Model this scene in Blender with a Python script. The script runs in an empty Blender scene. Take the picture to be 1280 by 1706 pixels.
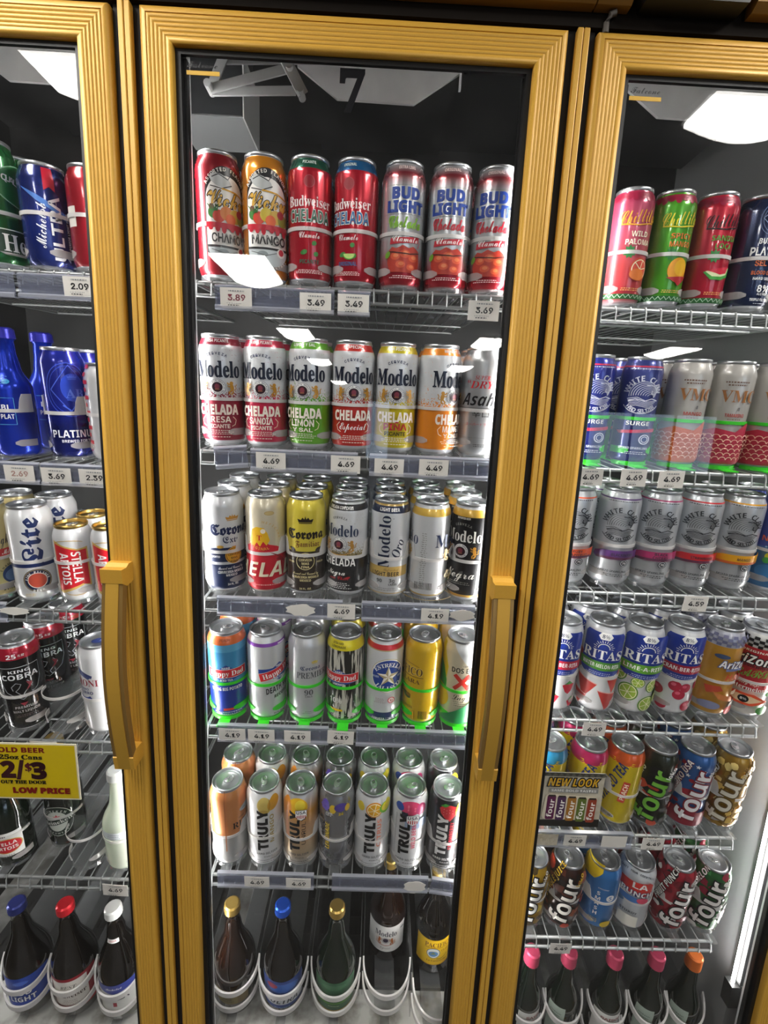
import bpy, bmesh, math, os, random
from math import sin, cos, pi, radians, atan2, sqrt
from mathutils import Vector, Matrix
random.seed(7)
SC = bpy.context.scene
COL = SC.collection
# ------------------------------------------------------------------ camera
CAM_F, CAM_P, CAM_Y, CAM_R = 781.96, .1824, .0175, .0451
CAM_C = Vector((.3631, -.7791, 1.6338))
_f = Vector((sin(CAM_Y)*cos(CAM_P), cos(CAM_Y)*cos(CAM_P), -sin(CAM_P)))
_r0 = Vector((cos(CAM_Y), -sin(CAM_Y), 0)); _u0 = _r0.cross(_f)
_r = cos(CAM_R)*_r0 + sin(CAM_R)*_u0; _u = -sin(CAM_R)*_r0 + cos(CAM_R)*_u0
cd = bpy.data.cameras.new('camera'); cam = bpy.data.objects.new('camera', cd); COL.objects.link(cam)
cd.sensor_fit = 'VERTICAL'; cd.sensor_height = 36; cd.sensor_width = 27; cd.lens = CAM_F*36/1706
cd.clip_start = .02; cd.clip_end = 200
M = Matrix((_r, _u, -_f)).transposed().to_4x4(); M.translation = CAM_C; cam.matrix_world = M
SC.camera = cam
# ------------------------------------------------------------------ world, exposure, light levels
SC.view_settings.view_transform = 'Standard'; SC.view_settings.look = 'None'
SC.view_settings.gamma = 1; SC.view_settings.use_curve_mapping = False
SC.view_settings.exposure = 0.0
CEILING_LAMP = 29.0        # radiance of the store's ceiling fixtures
COOLER_LAMP = 54.0         # radiance of the LED tubes behind the door posts
W = bpy.data.worlds.new('sky'); SC.world = W; W.use_nodes = True
_b = W.node_tree.nodes['Background']; _b.inputs[0].default_value = (.62, .78, 1, 1); _b.inputs[1].default_value = 3.2
# ------------------------------------------------------------------ materials
def lin(c):
    if isinstance(c, str):
        c = c.lstrip('#')
        if len(c) == 3: c = ''.join(x*2 for x in c)
        v = [int(c[i:i+2], 16)/255 for i in (0, 2, 4)]
    else: v = list(c)
    return tuple((x/12.92 if x <= .04045 else ((x+.055)/1.055)**2.4) for x in v) + (1,)
NAMED = dict(k='0c0c10', w='f2f2ee', navy='14204e', gold='c99a3a', red='c8102e', blue='1f4fb5', green='2c8a3a', silver='c9ccd0',
             cream='e9dfc2', yellow='f2c511', lime='7fbf2a', orange='ee7f22', pink='d8456f', brown='3a2416', maroon='7c1226', grey='8a8d90', dgrey='3b3d40')
def C_(c): return lin(NAMED.get(c, c))
_mc = {}
def mat(name, color, rough=.5, metal=0., spec=.5, noise=None, bump=None, **k):
    if name in _mc: return _mc[name]
    m = bpy.data.materials.new(name); m.use_nodes = True; nt = m.node_tree; p = nt.nodes['Principled BSDF']
    p.inputs['Base Color'].default_value = C_(color); p.inputs['Roughness'].default_value = rough
    p.inputs['Metallic'].default_value = metal; p.inputs['Specular IOR Level'].default_value = spec
    for kk, v in k.items(): p.inputs[kk].default_value = v
    if noise or bump:
        tc = nt.nodes.new('ShaderNodeTexCoord'); mp = nt.nodes.new('ShaderNodeMapping'); nt.links.new(tc.outputs['Object'], mp.inputs[0])
        nz = nt.nodes.new('ShaderNodeTexNoise'); nt.links.new(mp.outputs[0], nz.inputs[0])
        spec_ = noise or bump
        mp.inputs['Scale'].default_value = spec_.get('stretch', (1, 1, 1))
        nz.inputs['Scale'].default_value = spec_['scale']; nz.inputs['Detail'].default_value = spec_.get('detail', 4)
        if noise:
            r = nt.nodes.new('ShaderNodeValToRGB'); nt.links.new(nz.outputs[0], r.inputs[0])
            r.color_ramp.elements[0].position = noise.get('lo', .35); r.color_ramp.elements[1].position = noise.get('hi', .65)
            r.color_ramp.elements[0].color = C_(noise['c0']); r.color_ramp.elements[1].color = C_(color)
            nt.links.new(r.outputs[0], p.inputs['Base Color'])
        if bump:
            bp = nt.nodes.new('ShaderNodeBump'); bp.inputs['Strength'].default_value = bump['s']; bp.inputs['Distance'].default_value = .002
            nt.links.new(nz.outputs[0], bp.inputs['Height']); nt.links.new(bp.outputs[0], p.inputs['Normal'])
    _mc[name] = m; return m
def ink(c, metal=.0):
    key = 'ink_%s_%s' % (c, metal)
    return mat(key, c, .32, metal)
def emit(name, color, s):
    m = bpy.data.materials.new(name); m.use_nodes = True; nt = m.node_tree; nt.nodes.clear()
    o = nt.nodes.new('ShaderNodeOutputMaterial'); e = nt.nodes.new('ShaderNodeEmission')
    e.inputs[0].default_value = color; e.inputs[1].default_value = s; nt.links.new(e.outputs[0], o.inputs[0]); return m
def clear(name, color, t, rough=.1, tint=(1, 1, 1, 1), fres=1.45, gloss_only=False, dust=None):
    """thin transparent plastic or glass: see-through share t, the rest a milky diffuse, with a Fresnel gloss on top"""
    if name in _mc: return _mc[name]
    m = bpy.data.materials.new(name); m.use_nodes = True; nt = m.node_tree; nt.nodes.clear(); N = nt.nodes.new; L = nt.links.new
    o = N('ShaderNodeOutputMaterial'); tr = N('ShaderNodeBsdfTransparent'); tr.inputs[0].default_value = tint
    df = N('ShaderNodeBsdfDiffuse'); df.inputs[0].default_value = C_(color)
    tl = N('ShaderNodeBsdfTranslucent'); tl.inputs[0].default_value = C_(color)
    a = N('ShaderNodeMixShader'); a.inputs[0].default_value = .4; L(df.outputs[0], a.inputs[1]); L(tl.outputs[0], a.inputs[2])
    b = N('ShaderNodeMixShader'); b.inputs[0].default_value = t; L(a.outputs[0], b.inputs[1]); L(tr.outputs[0], b.inputs[2])
    if dust:
        tc = N('ShaderNodeTexCoord'); nz = N('ShaderNodeTexNoise'); nz.inputs['Scale'].default_value = dust[0]; nz.inputs['Detail'].default_value = 8
        mr = N('ShaderNodeMapRange'); mr.inputs[1].default_value = .45; mr.inputs[2].default_value = .8; mr.inputs[3].default_value = t; mr.inputs[4].default_value = t-dust[1]
        L(tc.outputs['Object'], nz.inputs[0]); L(nz.outputs[0], mr.inputs[0]); L(mr.outputs[0], b.inputs[0])
    g = N('ShaderNodeBsdfGlossy'); g.inputs['Roughness'].default_value = rough
    ge = N('ShaderNodeNewGeometry'); dt = N('ShaderNodeVectorMath'); dt.operation = 'DOT_PRODUCT'; L(ge.outputs['Incoming'], dt.inputs[0]); L(ge.outputs['Normal'], dt.inputs[1])
    def mth(op, a, b):
        q = N('ShaderNodeMath'); q.operation = op
        for i, v in enumerate((a, b)):
            if isinstance(v, (int, float)): q.inputs[i].default_value = v
            elif v is not None: L(v, q.inputs[i])
        return q.outputs[0]
    f0 = ((fres-1)/(fres+1))**2     # Schlick's Fresnel, the same from both sides of the thin sheet
    sch = mth('ADD', mth('MULTIPLY', mth('POWER', mth('SUBTRACT', 1.0, mth('ABSOLUTE', dt.outputs['Value'], None)), 5.0), 1-f0), f0)
    c = N('ShaderNodeMixShader'); L(sch, c.inputs[0]); L(b.outputs[0], c.inputs[1]); L(g.outputs[0], c.inputs[2]); L(c.outputs[0], o.inputs[0])
    _mc[name] = m; return m
GOLD = mat('gold_anodised', 'cf9f3c', .48, .12, noise=dict(scale=700, c0='c89838', lo=.3, hi=.7))
GOLD_D = mat('gold_grip', 'b98f35', .5, .2)
BRASS = mat('brass_edge', '9a7a45', .35, .5)
BLACK = mat('black_gasket', '0b0b0b', .5)
DARKGAP = mat('dark_channel', '0d0906', .7)
CHAR = mat('charcoal_panel', '1d1e1e', .6, noise=dict(scale=9, c0='151616'))
WHITE = mat('white_enamel', 'd9dbdd', .4)
GREYP = mat('grey_sheet_metal', 'd2d2d0', .5, .1, noise=dict(scale=14, c0='c0c0c0'))
STEEL = mat('zinc_steel', 'b4b6b6', .4, .35)
WIRE = mat('coated_wire', 'c4c8c8', .3, .5)
WIRE_D = mat('grey_wire', '8b8e8e', .35, .5)
ALU = mat('aluminium_lid', 'b4b7ba', .34, .9)
TAB = mat('aluminium_tab', 'd4d6d8', .22, .8)
BOX_LIT = mat('box_lit_side', 'c4c6c6', .45)
ALU_G = mat('gold_lid', 'c2a25a', .28, .95)
PAPER = mat('white_card', 'e6e2da', .6)
GLASS = clear('door_glass', 'c8c8c8', .995, .0, dust=(16, .014))
TRAYW = clear('milky_tray_plastic', 'a4a8aa', .83, .15)
HOOPW = clear('white_hoop_plastic', 'eceae8', .06, .2)
EARW = clear('soft_ear_plastic', 'd8d4d2', .45, .2)
TRAYG = mat('green_tray_plastic', '34c422', .35)
HOLD = clear('clear_label_plastic', 'b0b5c6', .74, .06, tint=(.93, .95, 1, 1))
LIP = clear('label_lip_plastic', 'c8cbd6', .55, .08)
STRIP = clear('label_insert_strip', '4a5478', .45, .2)
# ------------------------------------------------------------------ object helpers
def link(name, me, parent=None, loc=(0, 0, 0), mats=None, smooth=False):
    o = bpy.data.objects.new(name, me); COL.objects.link(o); o.location = loc
    if parent: o.parent = parent
    if mats is not None:
        for m in (mats if isinstance(mats, (list, tuple)) else [mats]): me.materials.append(m)
    if smooth:
        for p in me.polygons: p.use_smooth = True
    return o
def thing(name, label, cat, loc=(0, 0, 0), rot=(0, 0, 0), group=None):
    o = bpy.data.objects.new(name, None); COL.objects.link(o); o.location = loc; o.rotation_euler = rot; o.empty_display_size = .02
    return tag(o, label, cat, group)
def tag(o, label, cat, group=None):
    o['label'] = label; o['category'] = cat
    if group: o['group'] = group
    return o
def struct(o): o['kind'] = 'structure'; return o
def dup(o, loc, label=None, group=None):
    r = o.copy(); COL.objects.link(r); r.location = loc
    if label: r['label'] = label
    if group: r['group'] = group
    for ch in o.children:
        c = ch.copy(); COL.objects.link(c); c.parent = r
        for g in ch.children:
            d = g.copy(); COL.objects.link(d); d.parent = c
    return r
class MB:
    def __init__(s): s.v = []; s.f = []; s.mi = []
    def add(s, vs, fs, mi=0):
        n = len(s.v); s.v += [tuple(v) for v in vs]; s.f += [tuple(i+n for i in f) for f in fs]; s.mi += [mi]*len(fs); return s
    def box(s, x0, x1, y0, y1, z0, z1, mi=0):
        vs = [(x, y, z) for x in (x0, x1) for y in (y0, y1) for z in (z0, z1)]
        return s.add(vs, [(0, 1, 3, 2), (4, 6, 7, 5), (0, 4, 5, 1), (2, 3, 7, 6), (0, 2, 6, 4), (1, 5, 7, 3)], mi)
    def prism(s, poly, z0, z1, axis='z', mi=0):
        n = len(poly)
        def P(a, b, c): return {'z': (a, b, c), 'y': (a, c, b), 'x': (c, a, b)}[axis]
        vs = [P(a, b, z0) for a, b in poly] + [P(a, b, z1) for a, b in poly]
        fs = [tuple(range(n-1, -1, -1)), tuple(range(n, 2*n))] + [(i, (i+1) % n, n+(i+1) % n, n+i) for i in range(n)]
        return s.add(vs, fs, mi)
    def tube(s, pts, r, n=8, mi=0, cap=True):
        pts = [Vector(p) for p in pts]; base = len(s.v); ring = []
        for i, p in enumerate(pts):
            a = (pts[min(i+1, len(pts)-1)]-pts[max(i-1, 0)]).normalized()
            e = a.cross(Vector((0, 0, 1))) if abs(a.z) < .9 else a.cross(Vector((1, 0, 0))); e.normalize(); g = a.cross(e)
            rr = r[i] if isinstance(r, (list, tuple)) else r
            ring.append([p+rr*(cos(2*pi*k/n)*e+sin(2*pi*k/n)*g) for k in range(n)])
        vs = [v for R in ring for v in R]; fs = []
        for i in range(len(pts)-1):
            for k in range(n): fs.append((i*n+k, i*n+(k+1) % n, (i+1)*n+(k+1) % n, (i+1)*n+k))
        if cap: fs += [tuple(range(n-1, -1, -1)), tuple((len(pts)-1)*n+k for k in range(n))]
        return s.add(vs, fs, mi)
    def lathe(s, prof, n=48, mi=0, c=(0, 0), close=False):
        vs = []; fs = []; ids = []
        for r, z in prof:
            if r < 1e-7: ids.append([len(vs)]*n); vs.append((c[0], c[1], z))
            else:
                ids.append(list(range(len(vs), len(vs)+n)))
                vs += [(c[0]+r*sin(2*pi*k/n), c[1]-r*cos(2*pi*k/n), z) for k in range(n)]
        for i in range(len(prof)-1):
            for k in range(n):
                a, b = ids[i][k], ids[i][(k+1) % n]; d, e = ids[i+1][k], ids[i+1][(k+1) % n]
                f = [a]
                for q in (b, e, d):
                    if q not in f: f.append(q)
                if len(f) > 2: fs.append(tuple(f))
        return s.add(vs, fs, mi)
    def mesh(s, name):
        me = bpy.data.meshes.new(name); me.from_pydata(s.v, [], s.f)
        for p, i in zip(me.polygons, s.mi): p.material_index = i
        bm = bmesh.new(); bm.from_mesh(me); bmesh.ops.recalc_face_normals(bm, faces=bm.faces); bm.to_mesh(me); bm.free(); return me
    def obj(s, name, mats, parent=None, loc=(0, 0, 0), smooth=False):
        o = link(name, s.mesh(name), parent, loc, mats)
        if smooth:
            for p in o.data.polygons: p.use_smooth = True
            o.data.set_sharp_from_angle(angle=radians(smooth if smooth is not True else 40))
        return o
def bevel(o, w, n=2):
    b = o.modifiers.new('bevel', 'BEVEL'); b.width = w; b.segments = n; b.limit_method = 'ANGLE'; return o
def band(mb, R, a0, a1, z0, z1, th, n=20, zf=None, cx=0, cy=0, mi=0):
    """part of an upright ring: angles in degrees from the front (-y), thickness th outward"""
    vs = []; fs = []
    for i in range(n+1):
        t = a0+(a1-a0)*i/n; A = radians(t); zz0, zz1 = (z0, z1) if zf is None else zf(t)
        for r in (R, R+th):
            for z in (zz0, zz1): vs.append((cx+r*sin(A), cy-r*cos(A), z))
    for i in range(n):
        a = 4*i; b = a+4
        for q in ((0, 1, 3, 2),):
            pass
        fs += [(a, a+1, b+1, b), (a+2, b+2, b+3, a+3), (a+1, a+3, b+3, b+1), (a, b, b+2, a+2)]
    fs += [(0, 2, 3, 1), (4*n, 4*n+1, 4*n+3, 4*n+2)]
    mb.add(vs, fs, mi)
# ------------------------------------------------------------------ lettering and flat print
_fp = bpy.utils.system_resource('DATAFILES', path='fonts')
def _font(n):
    try: return bpy.data.fonts.load(os.path.join(_fp, n))
    except Exception: return None
FONTS = {'math': _font('NotoSansMath-Regular.woff2'), 'inter': _font('Inter.woff2'), 'cjk': _font('Noto Sans CJK Regular.woff2')}
_alpha = dict(S=(0x1D5D4, 0x1D7EC), I=(0x1D63C, 0x1D7EC), B=(0x1D400, 0x1D7CE), J=(0x1D468, 0x1D7CE), C=(0x1D4D0, 0x1D7CE), F=(0x1D56C, 0x1D7CE))
def style(txt, st):
    if st not in _alpha or not FONTS['math'] or any(ord(ch) > 127 for ch in txt): return txt
    a, d = _alpha[st]; o = ''
    for ch in txt:
        if 'A' <= ch <= 'Z': o += chr(a+ord(ch)-65)
        elif 'a' <= ch <= 'z': o += chr(a+26+ord(ch)-97)
        elif '0' <= ch <= '9': o += chr(d+ord(ch)-48)
        else: o += ch
    return o
_tc = {}
def text_geo(txt, st='S', off=0.):
    key = (txt, st, off)
    if key in _tc: return _tc[key]
    cu = bpy.data.curves.new('lettering', 'FONT'); acc = any(ord(ch) > 127 for ch in txt)
    f = FONTS['math' if st in _alpha and not acc else {'K': 'cjk'}.get(st, 'inter')]
    if f: cu.font = f
    cu.body = style(txt, st); cu.resolution_u = 2; cu.offset = off + (.022 if st == 'h' or (acc and st != 'K') else 0)
    o = bpy.data.objects.new('lettering', cu); me = o.to_mesh()
    vs = [(v.co.x, v.co.y) for v in me.vertices]; fs = [tuple(p.vertices) for p in me.polygons]
    o.to_mesh_clear(); bpy.data.objects.remove(o); bpy.data.curves.remove(cu)
    xs = [v[0] for v in vs] or [0]; _tc[key] = (vs, fs, min(xs), max(xs)); return _tc[key]
_caph = {}
def cap_h(st):
    if st not in _caph:
        g = text_geo('H' if st != 'K' else '口', st); ys = [v[1] for v in g[0]]; _caph[st] = max(ys)-min(0, min(ys)) if ys else .7
    return _caph[st]
class Print:
    """flat print laid out in millimetres (u along the surface, z up), later put on a can, a bottle or a card"""
    def __init__(s): s.items = []; s.n = 0
    def _add(s, vs, fs, col): s.n += 1; s.items.append((vs, fs, col, s.n)); return s
    def T(s, txt, u, z, h, col, st='S', w=None, rot=0, sh=0, ol=None, align='c'):
        if ol: s._text(txt, u, z, h, ol[0], st, w, rot, sh, ol[1], align)
        return s._text(txt, u, z, h, col, st, w, rot, sh, 0, align)
    def _text(s, txt, u, z, h, col, st, w, rot, sh, off, align):
        vs, fs, x0, x1 = text_geo(txt, st, 0.)
        if off: vs, fs, _, _ = text_geo(txt, st, off)
        k = h/cap_h(st); kx = k if not w else w/max(x1-x0, 1e-6); xm = {'c': (x0+x1)/2, 'l': x0, 'r': x1}[align]; R = radians(rot); o = []
        for x, y in vs:
            a = (x-xm)*kx + sh*y*k; b = y*k - h/2
            o.append((u+a*cos(R)-b*sin(R), z+a*sin(R)+b*cos(R)))
        return s._add(o, fs, col)
    def A(s, txt, u, z, R, h, col, st='S', a0=60, a1=-60, inner=False):
        """text on an arc: centre (u,z), radius R, from angle a0 to a1 (degrees from straight up, left positive)"""
        n = max(len(txt)-1, 1)
        for i, ch in enumerate(txt):
            if ch == ' ': continue
            a = radians(a0+(a1-a0)*i/n); cu, cz = u-R*sin(a), z+R*cos(a)
            s._text(ch, cu, cz, h, col, st, None, math.degrees(a)+(180 if inner else 0), 0, 0, 'c')
        return s
    def R(s, u, z, w, h, col, rot=0):
        return s.P([(u-w/2, z-h/2), (u+w/2, z-h/2), (u+w/2, z+h/2), (u-w/2, z+h/2)], col, (u, z, rot))
    def P(s, pts, col, rc=None):
        if rc and rc[2]:
            r = radians(rc[2]); pts = [(rc[0]+(a-rc[0])*cos(r)-(b-rc[1])*sin(r), rc[1]+(a-rc[0])*sin(r)+(b-rc[1])*cos(r)) for a, b in pts]
        return s._add(list(pts), [tuple(range(len(pts)))], col)
    def E(s, u, z, a, b, col, n=28, rot=0, t0=0, t1=360):
        full = t1-t0 == 360; pts = [(a*cos(radians(t0+(t1-t0)*i/n)), b*sin(radians(t0+(t1-t0)*i/n))) for i in range(n if full else n+1)]
        r = radians(rot); return s._add([(u+x*cos(r)-y*sin(r), z+x*sin(r)+y*cos(r)) for x, y in pts], [tuple(range(len(pts)))], col)
    def O(s, u, z, a, b, t, col, n=32, t0=0, t1=360):
        """ring outline of thickness t"""
        vs = []; fs = []
        for i in range(n+1):
            A = radians(t0+(t1-t0)*i/n); vs += [(u+a*cos(A), z+b*sin(A)), (u+(a-t)*cos(A), z+(b-t)*sin(A))]
        for i in range(n): fs.append((2*i, 2*i+1, 2*i+3, 2*i+2))
        return s._add(vs, fs, col)
    def L(s, pts, t, col):
        """a polyline stroke of width t"""
        vs = []; fs = []
        for i, p in enumerate(pts):
            a = pts[max(i-1, 0)]; b = pts[min(i+1, len(pts)-1)]; dx, dy = b[0]-a[0], b[1]-a[1]; l = sqrt(dx*dx+dy*dy) or 1
            nx, ny = -dy/l*t/2, dx/l*t/2; vs += [(p[0]+nx, p[1]+ny), (p[0]-nx, p[1]-ny)]
        for i in range(len(pts)-1): fs.append((2*i, 2*i+1, 2*i+3, 2*i+2))
        return s._add(vs, fs, col)
    def X(s, u, z, R, r, col, n=5, rot=90):
        return s.P([(u+(R if i % 2 == 0 else r)*cos(radians(rot+180*i/n)), z+(R if i % 2 == 0 else r)*sin(radians(rot+180*i/n))) for i in range(2*n)], col)
    def lines(s, u, z, w, rows, col, h=1.2, gap=2.6):
        """rows of tiny small print, too small to read in the photograph"""
        rnd = random.Random(int(u*7+z*13+w))
        for i in range(rows):
            ww = w*rnd.uniform(.65, 1); x = u-ww/2
            while x < u+ww/2-1:
                q = min(rnd.uniform(1.4, 4.2), u+ww/2-x); s.R(x+q/2, z-i*gap, q*.82, h, col); x += q+.7
        return s
    def bars(s, u, z, w, h, col='k', n=14):
        rnd = random.Random(int(u+z*3)); x = u-w/2; step = w/n
        for i in range(n): s.R(x+step*(i+.5), z, step*rnd.uniform(.25, .75), h, col)
        return s
    def build(s, fold, cuts_u=None, cuts_z=None, name='printed_label', parent=None, eps=.00009, metal=0., base=.00012):
        mats = []; V = []; F = []; MI = []
        for vs, fs, col, n in s.items:
            if col not in mats: mats.append(col)
            mi = mats.index(col); bm = bmesh.new(); bv = [bm.verts.new((a, b, 0)) for a, b in vs]
            for f in fs:
                try: bm.faces.new([bv[i] for i in f])
                except ValueError: pass
            if not bm.faces: bm.free(); continue
            us = [a for a, b in vs]; zs = [b for a, b in vs]; u0, u1, z0, z1 = min(us), max(us), min(zs), max(zs)
            if cuts_u:
                i = math.ceil(u0/cuts_u+1e-6)
                while i*cuts_u < u1-1e-6:
                    bmesh.ops.bisect_plane(bm, geom=bm.verts[:]+bm.edges[:]+bm.faces[:], plane_co=(i*cuts_u, 0, 0), plane_no=(1, 0, 0)); i += 1
            for zc in (cuts_z or ()):
                if z0 < zc < z1: bmesh.ops.bisect_plane(bm, geom=bm.verts[:]+bm.edges[:]+bm.faces[:], plane_co=(0, zc, 0), plane_no=(0, 1, 0))
            k = len(V); bm.verts.index_update()
            e = base+eps*n
            V += [fold(v.co.x, v.co.y, e) for v in bm.verts]
            for f in bm.faces:
                ix = [v.index+k for v in f.verts]
                if f.normal.z < 0: ix.reverse()
                F.append(ix); MI.append(mi)
            bm.free()
        me = bpy.data.meshes.new(name); me.from_pydata(V, [], F)
        for p, i in zip(me.polygons, MI): p.material_index = i; p.use_smooth = True
        return link(name, me, parent, mats=[ink(c, metal) for c in mats])
def flat_fold(o=(0, 0, 0)):
    """print on an upright card facing the shopper (-y)"""
    return lambda u, z, e: (o[0]+u/1000, o[1]-e, o[2]+z/1000)
# ------------------------------------------------------------------ the store (seen only as reflections in the door glass)
X0, X1, Y0, Y1, HC = -8., 14., -15.5, 1.3, 2.75
struct(MB().box(X0, X1, Y0, Y1, -.1, 0).obj('floor', mat('store_floor', '3c3833', .4)))
struct(MB().box(X0, X1, Y0, Y1, HC, HC+.1).obj('ceiling', mat('ceiling_tile', '5c5c5e', .8)))
wm = mat('store_wall', '4c4a47', .8)
struct(MB().box(X0-.1, X0, Y0, Y1, 0, HC).obj('wall_left', wm)); struct(MB().box(X1, X1+.1, Y0, Y1, 0, HC).obj('wall_right', wm))
struct(MB().box(X0, X1, Y1, Y1+.1, 0, HC).obj('wall_back', wm))
m = MB(); WX = [(-.1, .7), (4.6, 12.)]; WZ0, WZ1 = .5, 2.42
m.box(X0, -.1, Y0-.1, Y0, 0, HC); m.box(.7, 4.6, Y0-.1, Y0, 0, HC); m.box(12., X1, Y0-.1, Y0, 0, HC)
for a, b in WX: m.box(a, b, Y0-.1, Y0, 0, WZ0); m.box(a, b, Y0-.1, Y0, WZ1, HC)
struct(m.obj('wall_front', wm))
fm = mat('window_frame_metal', '4a4a4c', .4, .6)
for i, (a, b) in enumerate(WX):
    w = struct(MB().box(a, b, Y0-.06, Y0-.04, WZ0, WZ1).obj('window_%d' % (i+1), clear('window_glass', 'dddddd', .99, 0)))
    n = max(1, round((b-a)/1.5))
    for k in range(n+1):
        x = a+(b-a)*k/n; MB().box(x-.03, x+.03, Y0-.08, Y0-.01, WZ0, WZ1).obj('window_frame', fm, w)
LAMP = emit('lamp_diffuser', (1, .97, .92, 1), CEILING_LAMP)
FIXT = mat('fixture_housing', 'cfd0cf', .5)
ct = None
for i, (x, ry, where) in enumerate([(-.60, -.57, 'right above the left cooler door'), (1.58, -.57, 'right above the right cooler door'), (-.65, -2.93, 'in the second row, mirrored on the red and orange cans'), (1.62, -2.93, 'in the second row on the right'),
        (-.73, -5.42, 'in the third row, mirrored under the top middle shelf'), (1.72, -5.42, 'in the third row, mirrored above the rightmost silver can'), (4.05, -5.42, 'in the third row, mirrored under the top right shelf'), (-.77, -8.05, 'in the fourth row on the left'), (1.78, -8.05, 'in the fourth row on the right'), (-.77, -12.2, 'in the last row')]):
    t = thing('ceiling_light', 'white wraparound store ceiling light %s' % where, 'light', (x, ry, HC), group='store ceiling lights')
    if ct is None:
        MB().box(-.2, .2, -.31, .31, -.025, 0).obj('housing', FIXT, t)
        prof = [(-.19, -.025)] + [(-.19+.38*i/12, -.04-.04*sin(pi*i/12)) for i in range(13)] + [(.19, -.025)]
        MB().prism(prof, -.3, .3, 'y').obj('diffuser', LAMP, t); ct = t
    else:
        for c in ct.children: q = c.copy(); COL.objects.link(q); q.parent = t
    if i < 2: t.scale = (1, 1.6, 1)
# ------------------------------------------------------------------ cooler cabinet
PITCH, DW, GAP, ZB, ZT = .6527, .61, .0427, .17, 2.2
XL, XR, YB, ZC = -.78, 1.36, .82, 2.46
struct(MB().box(XL, XR, YB, YB+.03, .1, ZC).obj('wall_cooler_back', CHAR))
struct(MB().box(XL, XR, .065, YB, ZC, ZC+.03).obj('ceiling_cooler', CHAR))
struct(MB().box(XL, XR, .065, YB, .08, .11).obj('floor_cooler', mat('cooler_floor', '8b8c8a', .5, noise=dict(scale=18, c0='5d5c58'))))
struct(MB().box(XL-.03, XL, .065, YB+.03, .1, ZC).obj('wall_cooler_left', CHAR))
struct(MB().box(1.242, XR, .094, YB, .11, ZC).obj('wall_cooler_right', mat('end_wall_grey', '9c9e9f', .45)))
struct(MB().box(XL, XR, .01, .6, 0, .075).obj('baseboard_cooler', BLACK))
# posts between the doors, each with its gold strips and its lamp
TUBE = emit('led_tube', (1, .98, .95, 1), COOLER_LAMP)
LHD = mat('lamp_holder_dark', '1b1c1c', .5)
for k in range(-1, 3):
    c = k*PITCH-GAP/2
    FR = thing('door_post', 'white lit post with two gold strips %s' % ('at the far left, outside the picture', 'between the left and the middle door', 'between the middle and the right door', 'at the far right end of the cooler')[k+1], 'post', (c, 0, 0))
    pb = MB().box(-.060, .073, .034, .042, ZB, ZT+.05); pb.box(-.060, -.057, .042, .049, ZB, ZT+.05); pb.box(.069, .073, .042, .051, ZB, ZT+.05); pb.obj('post_body', WHITE, FR)
    MB().box(-.02, .02, .012, .034, ZB, ZT+.03).obj('dark_channel', DARKGAP, FR)
    for s in (-1, 1): bevel(MB().box(s*.0047-.0043, s*.0047+.0043, .001, .012, ZB, ZT+.004).obj('mullion_strip', GOLD, FR), .0015)
    for x, y0 in ([(-.033, .048), (.033, .048)] if k < 2 else [(-.060, .068)]):
        MB().tube([(x, y0+.006, .42), (x, y0+.006, 2.14)], .0055 if k < 2 else .0035, 12).obj('lamp_tube', TUBE, FR)
        mm = MB().box(x-.007, x+.007, y0-.007, y0-.001, .42, 2.14) if k < 2 else MB().box(x+.008, x+.016, y0-.004, y0+.022, .42, 2.14)  # on the end post this strip is placed to shield the wall from the tube
        mm.box(x-.010, x+.012, y0-.006, y0+.018, .36, .418); mm.box(x-.010, x+.012, y0-.006, y0+.018, 2.142, 2.18); mm.obj('lamp_holder', LHD, FR)
FR = thing('cooler_header', 'dark header with bronze moulding above the cooler doors', 'header', (0, 0, 0))
HB = mat('bronze_header', '8a6428', .5, .2)
MB().box(XL, XR, .004, .032, ZT+.006, 2.62).obj('header_board', mat('dark_header', '120b05', .85, spec=.2), FR)
prof = [(.004, 2.224), (-.010, 2.224), (-.020, 2.231), (-.022, 2.240), (-.018, 2.248), (.004, 2.255)]
for a, b in ((XL, .640), (.642, .69), (.86, XR)):
    MB().prism(prof, a, b, 'x').obj('header_trim', HB, FR)
MB().prism([(.69, 2.256), (.705, 2.224), (.845, 2.224), (.86, 2.256)], -.026, .004, 'y').obj('header_cover', BLACK, FR)
MB().box(XL, XR, -.03, .004, 2.258, 2.62).obj('sign_box', mat('grey_header_top', '1c2024', .6), FR)
# ------------------------------------------------------------------ doors
FW = .046
def frame_profile():
    pts = [(0, .006), (.001, .002), (.004, 0), (.009, 0)]
    s = .009
    for i in range(5):
        pts += [(s+.0003, .0010), (s+.0006, .0012), (s+.0010, .0009), (s+.0018, .0001), (s+.0032, 0), (s+.0046, .0003)]; s += .0056
    pts += [(s, .0010), (s+.001, .0004), (FW-.001, .0004), (FW, .002), (FW, .012), (FW-.004, .026), (0, .026)]
    return pts
def bar(parent, name, side):
    P = frame_profile(); n = len(P); v = []
    for end in (0, 1):
        for s, y in P:
            if side == 'l': q = (s, y, ZB+s if end == 0 else ZT-s)
            elif side == 'r': q = (DW-s, y, ZB+s if end == 0 else ZT-s)
            elif side == 't': q = (s if end == 0 else DW-s, y, ZT-s)
            else: q = (s if end == 0 else DW-s, y, ZB+s)
            v.append(q)
    f = [tuple(range(n)), tuple(range(2*n-1, n-1, -1))] + [(i, (i+1) % n, n+(i+1) % n, n+i) for i in range(n)]
    return MB().add(v, f).obj(name, GOLD, parent, smooth=62)
GT = .058   # inner edge of the black border at the top
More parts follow.
